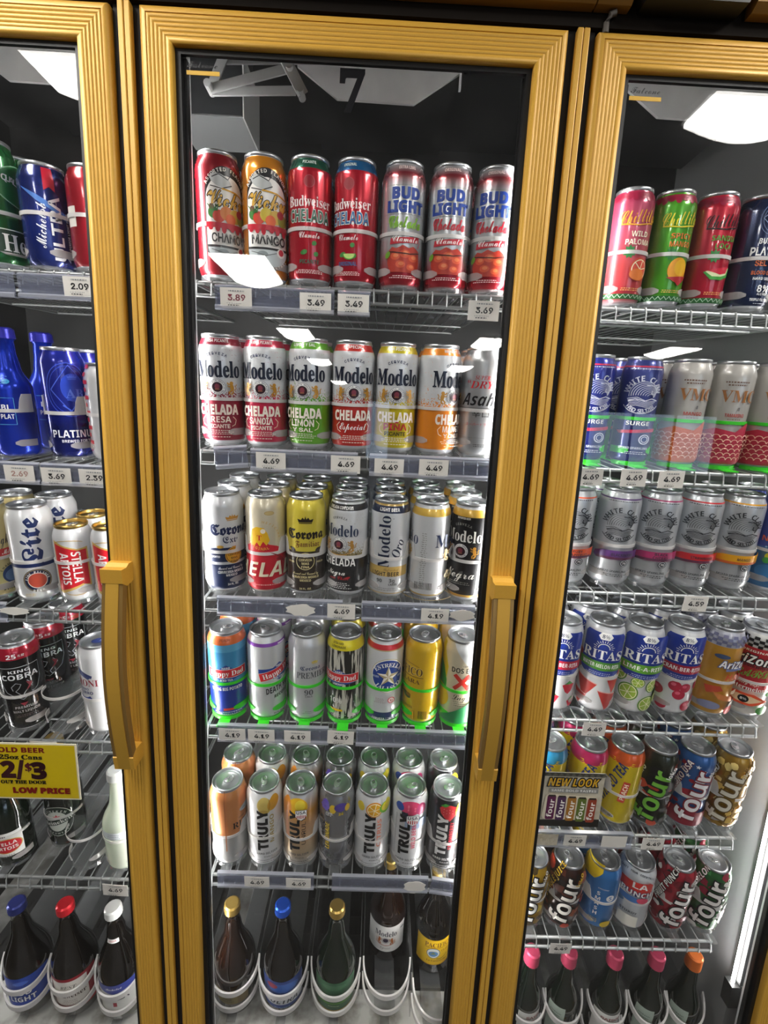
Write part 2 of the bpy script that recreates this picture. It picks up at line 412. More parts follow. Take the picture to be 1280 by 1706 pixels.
def door(k, lab):
    d = thing('cooler_door', lab, 'door', (k*PITCH, 0, (0, 0, .0)[k+1]))
    for nm, s in (('stile', 'l'), ('stile', 'r'), ('rail', 't'), ('rail', 'b')): bar(d, nm, s)
    g = MB(); e = .054
    g.box(FW-.004, e, .009, .03, ZB+FW-.004, ZT-FW+.004); g.box(DW-e, DW-FW+.004, .009, .03, ZB+FW-.004, ZT-FW+.004)
    g.box(e, DW-e, .009, .0146, ZT-.053, ZT-FW+.004); g.box(e, DW-e, .009, .03, ZB+FW-.004, ZB+e); g.obj('gasket', BLACK, d)
    g = MB(); g.box(e, e+.005, .0185, .027, ZB+e, ZT-.053); g.box(DW-e-.003, DW-e, .0185, .024, ZB+e, ZT-.053)
    g.obj('inner_seal', mat('inner_seal', '151515', .35), d)
    MB().box(FW-.003, DW-FW+.003, .0145, .0180, ZB+FW, ZT-FW).obj('glass_pane', GLASS, d)
    # handle on the right stile
    hx, z0, z1 = DW-.0255, 1.006, 1.377
    n = 16; H = MB(); E1 = MB()
    def yb(t): return -.030-.020*sin(pi*t)
    for x0, x1, dy, mbx in ((-.0105, .0105, 0, H), (-.0172, -.0105, .002, E1), (.0105, .0172, .002, E1)):
        vs = []; fs = []
        for i in range(n+1):
            t = i/n; z = z0+(z1-z0)*t; y = yb(t)+dy
            vs += [(hx+x0, y, z), (hx+x1, y, z), (hx+x1, y+.013, z), (hx+x0, y+.013, z)]
        for i in range(n):
            for q in range(4): fs.append((4*i+q, 4*i+(q+1) % 4, 4*i+4+(q+1) % 4, 4*i+4+q))
        fs += [(3, 2, 1, 0), (4*n, 4*n+1, 4*n+2, 4*n+3)]; mbx.add(vs, fs)
    h = H.obj('handle', GOLD_D, d); E1.obj('grip_edge', BRASS, h)
    for z, s in ((z1, 1), (z0+.03, -1)):
        q = MB().prism([(-.036, z+.004), (-.020, z+.004), (-.012, z+.009), (0.0, z+.009), (.001, z-.024), (-.02, z-.028), (-.034, z-.02)] if s > 0 else
                       [(-.034, z-.004), (-.02, z+.006), (.001, z+.004), (.001, z-.026), (-.03, z-.030)], hx-.0179, hx+.0179, 'x')
        # prism along x takes (y,z) pairs
        o = q.obj('handle_mount', GOLD, h)
    return d
D0 = door(-1, 'leftmost gold framed glass cooler door, cut off by the left picture edge')
D1 = door(0, 'middle gold framed glass cooler door with a black numeral 7 on the glass')
D2 = door(1, 'rightmost gold framed glass cooler door with a square promotional card inside')
MB().tube([(.010, .004, ZT-.001), (.010, .004, ZT+.012), (.013, -.001, ZT+.019), (.020, -.002, ZT+.021)], .0045, 10).obj('hinge_pin', mat('hinge_grey', '5c5650', .55, .3), D2, smooth=50)
# numeral sticker and maker's mark on the glass
p = Print(); p.T('7', 0, 0, 50, 'k', 'B', w=33, ol=('k', .02)); o = p.build(flat_fold((.302, .0142, 2.1145)), name='number_decal', parent=D1); o['label'] = 'black numeral 7 sticker'
for d in (D1, D2):
    b = MB().box(.060, .108, .0138, .0144, 2.1245, 2.130).obj('maker_badge', mat('badge_yellow', 'd8a81a', .5), d)
    p = Print(); p.T('Falcone', 0, 0, 8, 'k', 'C', w=44); q = p.build(flat_fold((.083, .0138, 2.1375)), name='badge_script', parent=d)
# ------------------------------------------------------------------ things hanging under the cooler's roof
for k in (-1, 0, 1):
    x = k*PITCH; lb = ('left', 'middle', 'right')[k+1]
    t = thing('evaporator_cover', 'pale grey sheet metal cooling unit cover under the roof behind the %s door' % lb, 'cooling unit', (x, 0, 0))
    MB().prism([(.17, 2.327), (.25, 2.274), (.405, 2.272), (.498, 2.333), (.498, 2.40), (.17, 2.40)], .3, .306, 'y').obj('cover_panel', GREYP, t)
    MB().box(.18, .49, .306, .62, 2.345, ZC).obj('unit_housing', CHAR, t)
    MB().box(.493, .497, .292, .30, 2.298, 2.345).obj('side_clip', WHITE, t)
    MB().box(.50, .507, .293, .30, 2.325, 2.337).obj('screw', BLACK, t)
t = thing('junction_box', 'white metal junction box under the cooler roof, above the red and orange cans', 'box', (0, 0, 0))
bevel(MB().box(-.06, .075, .25, .37, 2.2045, 2.31).obj('box_body', mat('box_shaded_front', '26282a', .5), t), .002)
MB().box(.075, .0775, .25, .37, 2.203, 2.31).obj('lit_side_face', BOX_LIT, t); MB().box(-.06, .075, .25, .37, 2.203, 2.2045).obj('shaded_bottom_face', mat('box_shaded_underside', '7c7e80', .5), t)  # light painted onto one white box: bright side, grey underside, dark front
MB().box(.0, .067, .26, .36, 2.30, ZC).obj('hanger', mat('hanger_grey', '454646', .6), t)
t = thing('door_closer', 'steel hold-open arm with two bars and bolts behind the top of the middle door', 'door closer', (0, 0, 0))
def bar2(a, b, w, y, name, par):
    a, b = Vector(a), Vector(b); d = (b-a).normalized(); nrm = Vector((-d.y, d.x))*w/2
    P = [a+nrm, a-nrm, b-nrm, b+nrm]; return bevel(MB().prism([(q.x, q.y) for q in P], y, y+.003, 'y').obj(name, STEEL, par), .0008)
def px(u, v):  # a point of the arm in its own plane, millimetres from the hinge bolt
    return (.0645+u/1000, 2.160+v/1000)
a1 = bar2(px(0, 0), px(128, 36), .015, .10, 'upper_bar', t); bar2(px(0, 0), px(138, 8), .014, .106, 'lower_bar', t)
bar2(px(118, 52), px(152, -4), .018, .094, 'link_plate', t); bar2(px(-4, 6), px(22, 62), .016, .112, 'hanger_bar', t); bar2(px(20, 62), px(170, 70), .03, .118, 'mounting_plate', t)
for u, v in ((0, 0), (130, 32), (148, 0)):
    x, z = px(u, v); MB().add(*(lambda mb: (mb.v, mb.f))(MB().tube([(x, .086, z), (x, .112, z)], .006, 10))).obj('bolt', STEEL, t)
# ------------------------------------------------------------------ shelves
T0 = .096                       # every shelf leans forward by 5.5 degrees
CY = .11                        # depth of the front cans' axes
def on_row(z0, x, y=0., z=0.):  # a point on a leaning shelf: y back along it, z up from it
    return (x, CY+y*cos(T0)-z*sin(T0), z0+y*sin(T0)+z*cos(T0))
_wire = {}
def shelf(z0, xa, xb, label, m=WIRE, step=.0245, depth=.6):
    t = thing('wire_shelf', label, 'shelf', (xa, CY, z0), (T0, 0, 0), 'leaning wire shelves'); w = xb-xa
    for nm, y, z, r in (('front_rail', -.046, -.0075, .0034), ('front_rail', -.0515, -.0275, .0032), ('cross_rail', .16, -.0085, .003), ('cross_rail', .42, -.0085, .003), ('cross_rail', .6, -.0085, .003)):
        MB().tube([(-.006, y, z), (w+.006, y, z)], r, 8).obj(nm, m, t, smooth=60)
    for x in (-.004, w+.004): MB().tube([(x, .6, -.0085), (x, -.046, -.0085), (x, -.0515, -.0275)], .003, 8).obj('side_rail', m, t, smooth=60)
    if m.name not in _wire:
        _wire[m.name] = MB().tube([(0, .6, -.0042), (0, .2, -.0042), (0, -.049, -.0042), (0, -.0525, -.009), (0, -.0560, -.0275)], .0013, 5).mesh('wire')
        _wire[m.name].materials.append(m)
    n = int(w/step)
    for i in range(n+1): link('wire', _wire[m.name], t, (w*i/n, 0, 0))
    return t
CX = (.05, .565); LX = (.05-PITCH, .565-PITCH); RX = (PITCH+.05, 1.142)
ROW = dict(C1=(1.868, .19), C2=(1.5885, .19), C3=(1.3115, .192), C4=(1.045, .19), C5=(.695, .197), R1=(1.859, .18), R2=(1.587, .188), R3=(1.3537, .188),
           R4=(1.0857, .195), R5=(.822, .187), R6=(.555, .172), L1=(1.871, .158), L2=(1.551, .193), L3=(1.2765, .187), L4=(1.0, .196), L5=(.675, .2))
ORD = ['top', 'second', 'third', 'fourth', 'fifth', 'sixth']
for k, (z0, H) in ROW.items():
    xa, xb = {'C': CX, 'L': LX, 'R': RX}[k[0]]
    shelf(z0-.002, xa, xb, 'grey wire shelf leaning forward, %s from the top behind the %s door' % (ORD[int(k[1])-1], {'C': 'middle', 'L': 'left', 'R': 'right'}[k[0]]), WIRE if k[0] == 'R' else WIRE_D)
bs = mat('bottle_shelf_white', 'b9bab6', .5, noise=dict(scale=22, c0='6e6a60', lo=.3, hi=.55))
for x0, lb in ((0, 'middle'), (-PITCH, 'left')):
    t = thing('bottom_shelf', 'scuffed white sheet metal bottom shelf under the big bottles behind the %s door' % lb, 'shelf', (x0, 0, 0))
    bevel(MB().box(.04, .60, .066, .165, .205, .238).obj('front_pan', bs, t), .003)
    MB().box(.04, .60, .166, .178, .205, .244).obj('shelf_rib', BLACK, t)
    dk = MB().box(.04, .60, .178, .70, .215, .226).obj('slotted_deck', mat('deck_grey', '1e1f1f', .6), t)
    sl = MB()
    for j in range(7):
        for i in range(40): sl.box(.062+.0132*i, .068+.0132*i, .20+.05*j, .222+.05*j, .2262, .2266)
    sl.obj('slots', BLACK, dk)['kind'] = 'stuff'
# ------------------------------------------------------------------ lane trays
_tray = {}
def tray_parts(st, R):
    hm, tm = (TRAYG, TRAYG) if st == 'green' else (HOOPW, TRAYW)
    x = R+.0012; P = []
    D = .34
    m = MB().box(-.025, .025, -.026, D, -.002, 0); m.box(-.011, .011, -.056, -.026, -.0032, -.0012); P.append(('tray_floor', m.mesh('tray_floor'), tm))
    if st == 'bottle':      # wide double hoops that sweep up to tall side walls
        RR = R+.0095
        for h in ((.088, .036) if R > .04 else (.150, .060)):
            m = MB(); band(m, RR-.001, -90, 90, h, h+.012, .0038, 30, zf=lambda a, h=h: (h+.035*(abs(a)/90)**2.5, h+.014+.035*(abs(a)/90)**2.5)); P.append(('hoop', m.mesh('hoop'), hm))
        for s in (-1, 1): P.append(('side_wall', MB().prism([(0, 0), (D, 0), (D, .135), (0, .135)], s*(RR+.0008)-.0008, s*(RR+.0008)+.0008, 'x').mesh('side_wall'), tm))
        return P
    hz = .079
    m = MB()
    if st in ('flap',):
        band(m, R+.0006, -90, 90, hz, hz+.006, .0013, 30, zf=lambda a: (hz, hz+.006+.026*min(1, max(0, (abs(a)-48)/9))))
    else: band(m, R+.0006, -90, 90, hz, hz+.0058, .0013, 26)
    P.append(('hoop', m.mesh('hoop'), hm))
    m = MB(); band(m, R*.90, -78, 78, -.0030, .0045, .0022, 16); P.append(('base_lip', m.mesh('base_lip'), tm if st != 'green' else hm))
    for s in (-1, 1):
        P.append(('side_wall', MB().prism([(.012, 0), (D, 0), (D, .03), (.05, .05), (.02, hz+.0055), (0, hz+.0055), (0, hz), (.012, hz-.006)], s*x-.0005, s*x+.0005, 'x').mesh('side_wall'), tm))
        m = MB(); lo, hi = (28, 88)
        band(m, R+.0006, s*lo, s*hi, .020, .030, .0012, 10, zf=lambda a: (.019+.004*max(0, 1-(abs(a)-lo)/14), .031-.004*max(0, 1-(abs(a)-lo)/14)))
        P.append(('ear', m.mesh('ear'), hm if st == 'green' else EARW))
    return P
def tray(z0, x, st, R, label, y=0.):
    key = (st, round(R, 4))
    if key not in _tray:
        _tray[key] = tray_parts(st, R)
        for nm, me, m in _tray[key]:
            me.materials.append(m)
            if nm in ('hoop', 'ear'):
                for p in me.polygons: p.use_smooth = True
                me.set_sharp_from_angle(angle=radians(40))
    t = thing('lane_tray', label, 'tray', on_row(z0, x, y), (T0, 0, 0), 'lane trays')
    for nm, me, m in _tray[key]: link(nm, me, t)
    return t
# ------------------------------------------------------------------ label holders and price cards
def holder(row, xa, xb, zb, label, h=.036, tilt=0., y=-.0585):
    z0 = ROW[row][0]; t = thing('label_holder', label, 'label holder', on_row(z0, xa, y, zb), (T0, tilt, 0), 'label holders on the shelf rails'); w = xb-xa
    MB().box(0, w, 0, .001, 0, h).obj('front_sheet', HOLD, t)
    MB().prism([(0, h), (.005, h+.003), (.006, h+.001), (.001, h-.002)], 0, w, 'x').obj('top_clip', LIP, t)
    MB().prism([(-.0035, .0005), (-.0035, .0052), (0, .0075), (0, .0065), (-.0025, .0045), (-.0025, .0012), (.006, 0), (.006, -.0012), (-.0015, -.001)], 0, w, 'x').obj('bottom_lip', LIP, t)
    MB().box(.002, w-.002, .0035, .0045, .008, h-.012).obj('insert_strip', STRIP, t)
    return t
def card(row, txt, x, zc, label, col='k', w=52, h=31, tilt=0., y=-.0610, small=True, paper=PAPER, lean=0., seed=0):
    z0 = ROW[row][0]; t = thing('price_card', label, 'price card', on_row(z0, x, y, zc), (T0+lean, tilt, 0), 'price cards on the shelf fronts')
    W2, H2 = w/2000, h/2000
    me = MB(); n = 6; vs = []; fs = []
    for i in range(n+1):
        q = -W2+2*W2*i/n; b = .0006*cos(pi*(i/n-.5)*1.0)
        vs += [(q, -b, -H2), (q, -b, H2), (q, -b+.0005, -H2), (q, -b+.0005, H2)]
    for i in range(n):
        a = 4*i; b = a+4; fs += [(a, b, b+1, a+1), (a+2, a+3, b+3, b+2), (a, a+2, b+2, b), (a+1, b+1, b+3, a+3)]
    fs += [(0, 1, 3, 2), (4*n, 4*n+2, 4*n+3, 4*n+1)]
    me.add(vs, fs).obj('card', paper, t)
    p = Print()
    if txt: p.T(txt, 1, 1, 9.5, col, 'h', w=29)
    if small and txt: p.lines(1, h/2-5, w*.62, 1, 'grey', 2.0); p.lines(-3, -h/2+7, w*.5, 1, 'grey', .8); p.lines(-4, -h/2+4, w*.42, 1, 'dgrey', 1.6)
    if p.items: p.build(lambda u, z, e: (u/1000, -.0006*cos(pi*(u/1000/(2*W2)))-e-.0001, z/1000), cuts_u=w/6, name='printed_price', parent=t)
    return t
# ------------------------------------------------------------------ cans
def can_profile(H, R):
    k = R/.037
    b = [(22, 4), (25, .7), (27, 0), (29.5, 1.2), (33, 5), (36, 10.5), (37, 15), (37, H*1000-26), (36.5, H*1000-22), (34.8, H*1000-16.5), (32.4, H*1000-10.5), (31.0, H*1000-7.8), (30.6, H*1000-6)]
    return [(r*k/1000, z/1000) for r, z in b]
_lid = {}
def lid_mesh(H, R):
    key = (H, R)
    if key in _lid: return _lid[key]
    k = R/.037; h = H*1000
    prof = [(30.6, h-6), (31.3, h-5.2), (31.5, h-3), (31.2, h-.6), (30.4, h), (29.5, h-.5), (28.9, h-3), (28.2, h-6.6), (27.2, h-7), (26.2, h-6), (25.4, h-5.2), (22, h-5.0), (21.4, h-5.5), (0, h-5.5)]
    me = MB().lathe([(r*k/1000, z/1000) for r, z in prof], 40).mesh('lid')
    for p in me.polygons: p.use_smooth = True
    me.set_sharp_from_angle(angle=radians(50))
    tb = MB(); z0, z1 = (h-5.0)/1000, (h-3.0)/1000; n = 18
    def ovl(a, b, cy, i): return (a*cos(2*pi*i/n), cy+b*sin(2*pi*i/n))
    vs = []; fs = []
    for i in range(n):
        for (a, b, cy) in ((.0072, .0125, .002), (.0045, .0055, .0075)):
            x, y = ovl(a*k, b*k, cy*k, i); vs += [(x, y, z0), (x, y, z1)]
    for i in range(n):
        a = 4*i; b = 4*((i+1) % n); fs += [(a, b, b+1, a+1), (a+1, b+1, b+3, a+3), (a+3, b+3, b+2, a+2), (a, a+2, b+2, b)]
    tb.add(vs, fs); tb.lathe([(.0042, z0), (.0042, z1+.0004), (.003, z1+.0008), (0, z1+.0008)], 12, c=(0, -.002))
    tm = tb.mesh('pull_tab')
    _lid[key] = (me, tm); return _lid[key]
def can_paint(name, ramp, H, interp='CONSTANT', metal=.25, rough=.3, speck=None, tex=None, side=None):
    m = bpy.data.materials.new(name); m.use_nodes = True; nt = m.node_tree; p = nt.nodes['Principled BSDF']; N = nt.nodes.new; L = nt.links.new
    p.inputs['Metallic'].default_value = metal; p.inputs['Roughness'].default_value = rough
    p.inputs['Coat Weight'].default_value = .8; p.inputs['Coat Roughness'].default_value = .05
    tc = N('ShaderNodeTexCoord'); sx = N('ShaderNodeSeparateXYZ'); L(tc.outputs['Object'], sx.inputs[0])
    mu = N('ShaderNodeMath'); mu.operation = 'MULTIPLY'; mu.inputs[1].default_value = 1/H; L(sx.outputs[2], mu.inputs[0])
    r = N('ShaderNodeValToRGB'); L(mu.outputs[0], r.inputs[0]); cr = r.color_ramp; cr.interpolation = interp
    while len(cr.elements) < len(ramp): cr.elements.new(.5)
    for e, (z, c) in zip(cr.elements, ramp): e.position = z/1000/H
    for e, (z, c) in zip(cr.elements, ramp): e.color = C_(c)
    out = r.outputs[0]
    if tex:      # (colour, scale, stretch, lo, hi, z range): a printed noise pattern such as bark, spray or pulp
        c, s, st, lo, hi, zl, zh = tex; mp = N('ShaderNodeMapping'); L(tc.outputs['Object'], mp.inputs[0]); mp.inputs['Scale'].default_value = st
        nz = N('ShaderNodeTexNoise'); nz.inputs['Scale'].default_value = s; nz.inputs['Detail'].default_value = 3; L(mp.outputs[0], nz.inputs[0])
        mr = N('ShaderNodeMapRange'); mr.inputs[1].default_value = lo; mr.inputs[2].default_value = hi; L(nz.outputs[0], mr.inputs[0])
        g = N('ShaderNodeMath'); g.operation = 'GREATER_THAN'; g.inputs[1].default_value = zl/1000; L(sx.outputs[2], g.inputs[0])
        g2 = N('ShaderNodeMath'); g2.operation = 'LESS_THAN'; g2.inputs[1].default_value = zh/1000; L(sx.outputs[2], g2.inputs[0])
        a = N('ShaderNodeMath'); a.operation = 'MULTIPLY'; L(g.outputs[0], a.inputs[0]); L(g2.outputs[0], a.inputs[1])
        b = N('ShaderNodeMath'); b.operation = 'MULTIPLY'; L(a.outputs[0], b.inputs[0]); L(mr.outputs[0], b.inputs[1])
        mx = N('ShaderNodeMixRGB'); mx.inputs[2].default_value = C_(c); L(b.outputs[0], mx.inputs[0]); L(out, mx.inputs[1]); out = mx.outputs[0]
    if speck:    # (colour, z_full, z_none): dots that thin out upwards
        c, zl, zh = speck; nz = N('ShaderNodeTexNoise'); nz.inputs['Scale'].default_value = 420; nz.inputs['Detail'].default_value = 1; L(tc.outputs['Object'], nz.inputs[0])
        mr = N('ShaderNodeMapRange'); mr.inputs[1].default_value = zl/1000; mr.inputs[2].default_value = zh/1000; mr.inputs[3].default_value = .35; mr.inputs[4].default_value = .74; L(sx.outputs[2], mr.inputs[0])
        g = N('ShaderNodeMath'); g.operation = 'GREATER_THAN'; L(nz.outputs[0], g.inputs[0]); L(mr.outputs[0], g.inputs[1])
        lo_ = N('ShaderNodeMath'); lo_.operation = 'GREATER_THAN'; lo_.inputs[1].default_value = zl/1000; L(sx.outputs[2], lo_.inputs[0])
        g_ = N('ShaderNodeMath'); g_.operation = 'MULTIPLY'; L(g.outputs[0], g_.inputs[0]); L(lo_.outputs[0], g_.inputs[1]); g = g_
        mx = N('ShaderNodeMixRGB'); mx.inputs[2].default_value = C_(c); L(g.outputs[0], mx.inputs[0]); L(out, mx.inputs[1]); out = mx.outputs[0]
    L(out, p.inputs['Base Color']); return m
NSEG = 64
def fold_round(prof, R, rot=0.):
    P = sorted([(z, r) for r, z in prof if z > .0005]); Z = [a for a, b in P]
    def rad(z):
        for i in range(len(P)-1):
            if P[i][0] <= z <= P[i+1][0]:
                d = P[i+1][0]-P[i][0]; return P[i][1]+(P[i+1][1]-P[i][1])*((z-P[i][0])/d if d > 1e-9 else 0)
        return P[-1][1] if z > P[-1][0] else P[0][1]
    step = 2*pi/NSEG
    def f(u, z, e):
        a = u/1000/R+radians(rot); zz = z/1000; r = rad(zz)
        s = a/step; i = math.floor(s); t = s-i      # stay on the flat facets of the lathed body
        x = (r+e)*((1-t)*sin(i*step)+t*sin((i+1)*step)); y = -(r+e)*((1-t)*cos(i*step)+t*cos((i+1)*step))
        return (x, y, zz)
    return f
def can(row, x, d, label, rot=0, backs=1, H=None, R=.037, cat='can', group=None, y=0., tray_st='plain', short=None, name='beverage_can', lidm=None, tabs=None):
    z0, H0 = ROW[row]; H = H or H0
    t = thing(name, label, cat, on_row(z0, x, y), (T0, 0, 0), group)
    prof = can_profile(H, R)
    b = MB().lathe([(0, .006)]+prof, NSEG).obj('body', can_paint('paint_'+d.get('n', name), d['ramp'], H, d.get('interp', 'CONSTANT'), d.get('metal', .25), d.get('rough', .3), d.get('speck'), d.get('tex')), t, smooth=60)
    lm, tm = lid_mesh(H, R); lm = lm.copy() if d.get('lid') else lm
    if not lm.materials: lm.materials.append(d.get('lid') or ALU)
    l = link('lid', lm, t); tm2 = tm
    if d.get('tab'): tm2 = tm.copy(); tm2.materials.clear(); tm2.materials.append(d['tab'])
    elif not tm.materials: tm.materials.append(TAB)
    q = link('pull_tab', tm2, l); q.rotation_euler = (0, 0, random.uniform(-1.2, 1.2))
    p = Print(); d['art'](p)
    if p.items:
        # shift the print so that cuts fall on the body's facets
        rs = round(rot/(360/NSEG))*(360/NSEG)
        p.build(fold_round(prof, R, rs), cuts_u=2000*pi*R/NSEG, cuts_z=[H*1000-26, H*1000-22, H*1000-16.5, H*1000-10.5, H*1000-7.8, 15, 10.5], parent=t, metal=d.get('pm', .1))
    for i in range(backs):
        q = dup(t, on_row(z0, x+d.get('bx', 0)*(i+1), y+(.0755 if R > .036 else .068)*(i+1)), label=('second ' if i == 0 else 'third ')+short.split(',')[0]+(', right behind its twin' if i == 0 else ', last of three in its lane')+(','.join(['']+short.split(',')[1:])), group=group or 'cans queued in a lane')
    if tray_st: tray(z0, x, tray_st, R, '%s tray hooped around the %s' % ('bright green' if tray_st == 'green' else 'milky white', short), y)
    return t
# ------------------------------------------------------------------ bottles
def glass_mat(name, tint, milk=0.0, color='111111'):
    return mat(name, color, .08, 0, .7, **{'Coat Weight': .6, 'Coat Roughness': .02})
_bt = {}
def bottle(z0, x, label, glass, cap_m, art, rot=0, H=.30, R=.0475, y=0., body=.125, sh=.238, tray_st='bottle', short='', name='beer_bottle', neck=.0145, backs=0, tilt=None, cap_h=.02, tr=None):
    t = thing(name, label, 'bottle', on_row(z0, x, y), (T0 if tilt is None else tilt, 0, 0), 'bottles on the lower shelves')
    prof = [(R*.55, .004), (R*.8, 0), (R*.93, .003), (R, .012), (R, body)]
    for i in range(1, 9):
        a = i/8; k = .5-.5*cos(pi*a); prof.append((R+(neck+.004-R)*k, body+(sh-body)*a))
    prof += [(neck+.001, H-.045), (neck, H-.022), (neck+.002, H-.020), (neck+.002, H-.014), (neck-.001, H-.013), (neck-.001, H-.004), (0, H-.004)]
    MB().lathe([(0, .008)]+prof, NSEG).obj('glass_body', glass, t, smooth=50)
    cp = MB(); n = 36; rc = neck+.0032
    vs = []; fs = []
    for z, k in ((H-cap_h, 1.02), (H-cap_h*.7, 1.0), (H-.003, .97)):
        for i in range(n): rr = rc*k*(1+(.035 if i % 2 else 0)); vs.append((rr*sin(2*pi*i/n), -rr*cos(2*pi*i/n), z))
    for i in range(n): vs.append((rc*.8*sin(2*pi*i/n), -rc*.8*cos(2*pi*i/n), H))
    for j in range(3):
        for i in range(n): fs.append((j*n+i, j*n+(i+1) % n, (j+1)*n+(i+1) % n, (j+1)*n+i))
    fs.append(tuple(3*n+i for i in range(n))); fs.append(tuple(n-1-i for i in range(n)))
    cp.add(vs, fs).obj('cap', cap_m, t, smooth=40)
    p = Print(); art(p)
    if p.items: p.build(fold_round(prof, R, round(rot/(360/NSEG))*(360/NSEG)), cuts_u=2000*pi*R/NSEG, cuts_z=[1000*q[1] for q in prof if q[1] > body-.001], name='paper_label', parent=t, base=.0002)
    for i in range(backs): dup(t, on_row(z0, x, y+.1*(i+1)), label='second '+short+', directly behind the front one', group='bottles queued in a lane')
    if tray_st: tray(z0, x, tray_st, tr or R, 'milky tray with %s around the %s' % ('double hoops' if tray_st == 'bottle' else 'a hoop', short), y)
    return t
# ------------------------------------------------------------------ what is printed on the cans (millimetres; u right of the can's front, z up)
def fruit(p, u, z, r, c, c2='f3d9c4'):
    p.E(u, z, r, r, c); p.O(u, z, r*.86, r*.86, r*.09, c2)
def citrus(p, u, z, r, peel, flesh):
    p.E(u, z, r, r, peel); p.E(u, z, r*.86, r*.86, 'f4efc8'); p.E(u, z, r*.78, r*.78, flesh)
    for i in range(6): p.L([(u, z), (u+r*.78*cos(i*pi/3+.3), z+r*.78*sin(i*pi/3+.3))], r*.07, 'f4efc8')
def crown(p, u, z, w, h, c):
    p.P([(u-w/2, z+h*.55), (u-w*.42, z), (u+w*.42, z), (u+w/2, z+h*.55), (u+w*.27, z+h*.4), (u+w*.18, z+h*.8), (u+w*.06, z+h*.5), (u, z+h), (u-w*.06, z+h*.5), (u-w*.18, z+h*.8), (u-w*.27, z+h*.4)], c)
    p.R(u, z-1.6, w*.8, 1.6, c)
def lion(p, u, z, s, c):
    p.E(u, z+6, 2.9, 3, c, 12); p.E(u-s*.6, z-1, 3.2, 6, c, 14, rot=-10*s); p.L([(u-s*1, z+3), (u+s*5, z+4.5), (u+s*6.5, z+7)], 1.9, c); p.L([(u-s*1, z+1), (u+s*5, z), (u+s*6, z+2)], 1.8, c)
    p.L([(u-s*1, z-5), (u-s*2.5, z-9), (u+s*1, z-13)], 2.6, c); p.L([(u, z-5), (u+s*3.5, z-9), (u+s*3, z-13)], 2.4, c); p.L([(u-s*3, z-6), (u-s*7, z-4), (u-s*6.5, z+1), (u-s*8.5, z+4)], 1.4, c)
def medal(p, u, z, r, c0='w', c1='3a1420'):
    p.E(u, z, r, r, 'navy' if c0 == 'w' else 'k'); p.E(u, z, r*.96, r*.96, c0); p.A('CERVECERIA MODELO MEXICO', u, z, r*.8, r*.17, 'navy', 'S', 150, -205)
    p.E(u, z, r*.62, r*.62, c1); p.E(u, z, r*.55, r*.55, '2a0f1c'); p.E(u, z+1, r*.3, r*.34, '7a3040', 14); p.R(u, z-r*.26, r*.5, r*.16, '8c5a3a')
def modelo(flav, top, sub, sub2, speck, body='d4d6d8', kk=0):
    def art(p):
        if kk == 0 or kk == 1: pass
        p.T(top, 0, 178.5, 5, 'w', 'S', w=min(46, 4.1*len(top)))
        p.A('CERVEZA', 0, 122, 36, 4.6, 'navy', 'h', 26, -26)
        p.T('Modelo', 0, 132, 26, '141c30', 'B', w=80, ol=('141c30', .012))
        medal(p, 0, 102, 13.5); lion(p, -22, 103, 1, 'b8862e'); lion(p, 22, 103, -1, 'b8862e')
        p.T('CHELADA', 0, 64, 16.5, 'f0e6d8', 'S', w=62, ol=('f0e6d8', .02))
        if sub == 'Especial': p.T(sub, 0, 45, 12, 'w', 'C', w=44)
        else: p.T(sub, 0, 47, 10.5, 'f0e6d8' if sub != 'PIÑA' else 'b01c2c', 'S', w=38)
        if sub2: p.T(sub2, 0, 35.5, 7, 'f0e6d8' if sub != 'PIÑA' else 'k', 'h', w=34)
        for s in (-1, 1): p.L([(s*22, 52), (s*27, 46), (s*25, 38), (s*20, 35)], 1, 'f0d8c0')
        p.lines(0, 28, 46, 3, 'f0e6d8', 1.2, 3); p.lines(0, 17, 40, 1, 'f0e6d8', 1.2)
    return dict(n=flav, ramp=[(0, 'silver'), (9, flav), (79, flav), (79.5, body), (171, flav), (182, 'silver')], speck=(flav, 77, 104), metal=.2, rough=.33, art=art)
def chelada_bud(neck, nt, lime):
    def art(p):
        p.T(nt, 0, 178, 4.6, 'd8e4dc', 'S', w=24); p.E(0, 150, 9, 9, '8c1020'); p.O(0, 150, 9, 9, .8, 'a8404c')
        p.T('Budweiser', 0, 122, 15, 'f0ece8', 'B', w=76)
        p.T('CHELADA', 0, 101, 17.5, neck, 'S', w=70, ol=('d8e4e0', .03))
        p.T('Clamato', 0, 73, 9, 'f0ece8', 'C', w=34)
        for u, z in ((-9, 47), (11, 45), (8, 61)): p.E(u, z, 6 if u < 0 else 4, 3.6, '2f7a2e', 12, rot=20)
        if lime: p.E(3, 48, 11, 9, '3f9a2e', 20, t0=180, t1=360); p.E(3, 48, 9.5, 7.5, 'b8d878', 20, t0=180, t1=360)
        p.T('PICANTE' if not lime else 'ORIGINAL', 0, 33, 6, neck, 'S', w=32); p.lines(0, 20, 46, 3, 'f0dcd8', 1, 2.4)
    return dict(n='red', ramp=[(0, 'silver'), (7, 'b5142a'), (166, 'b5142a'), (169, neck), (184, 'silver')], metal=.45, rough=.25, art=art)
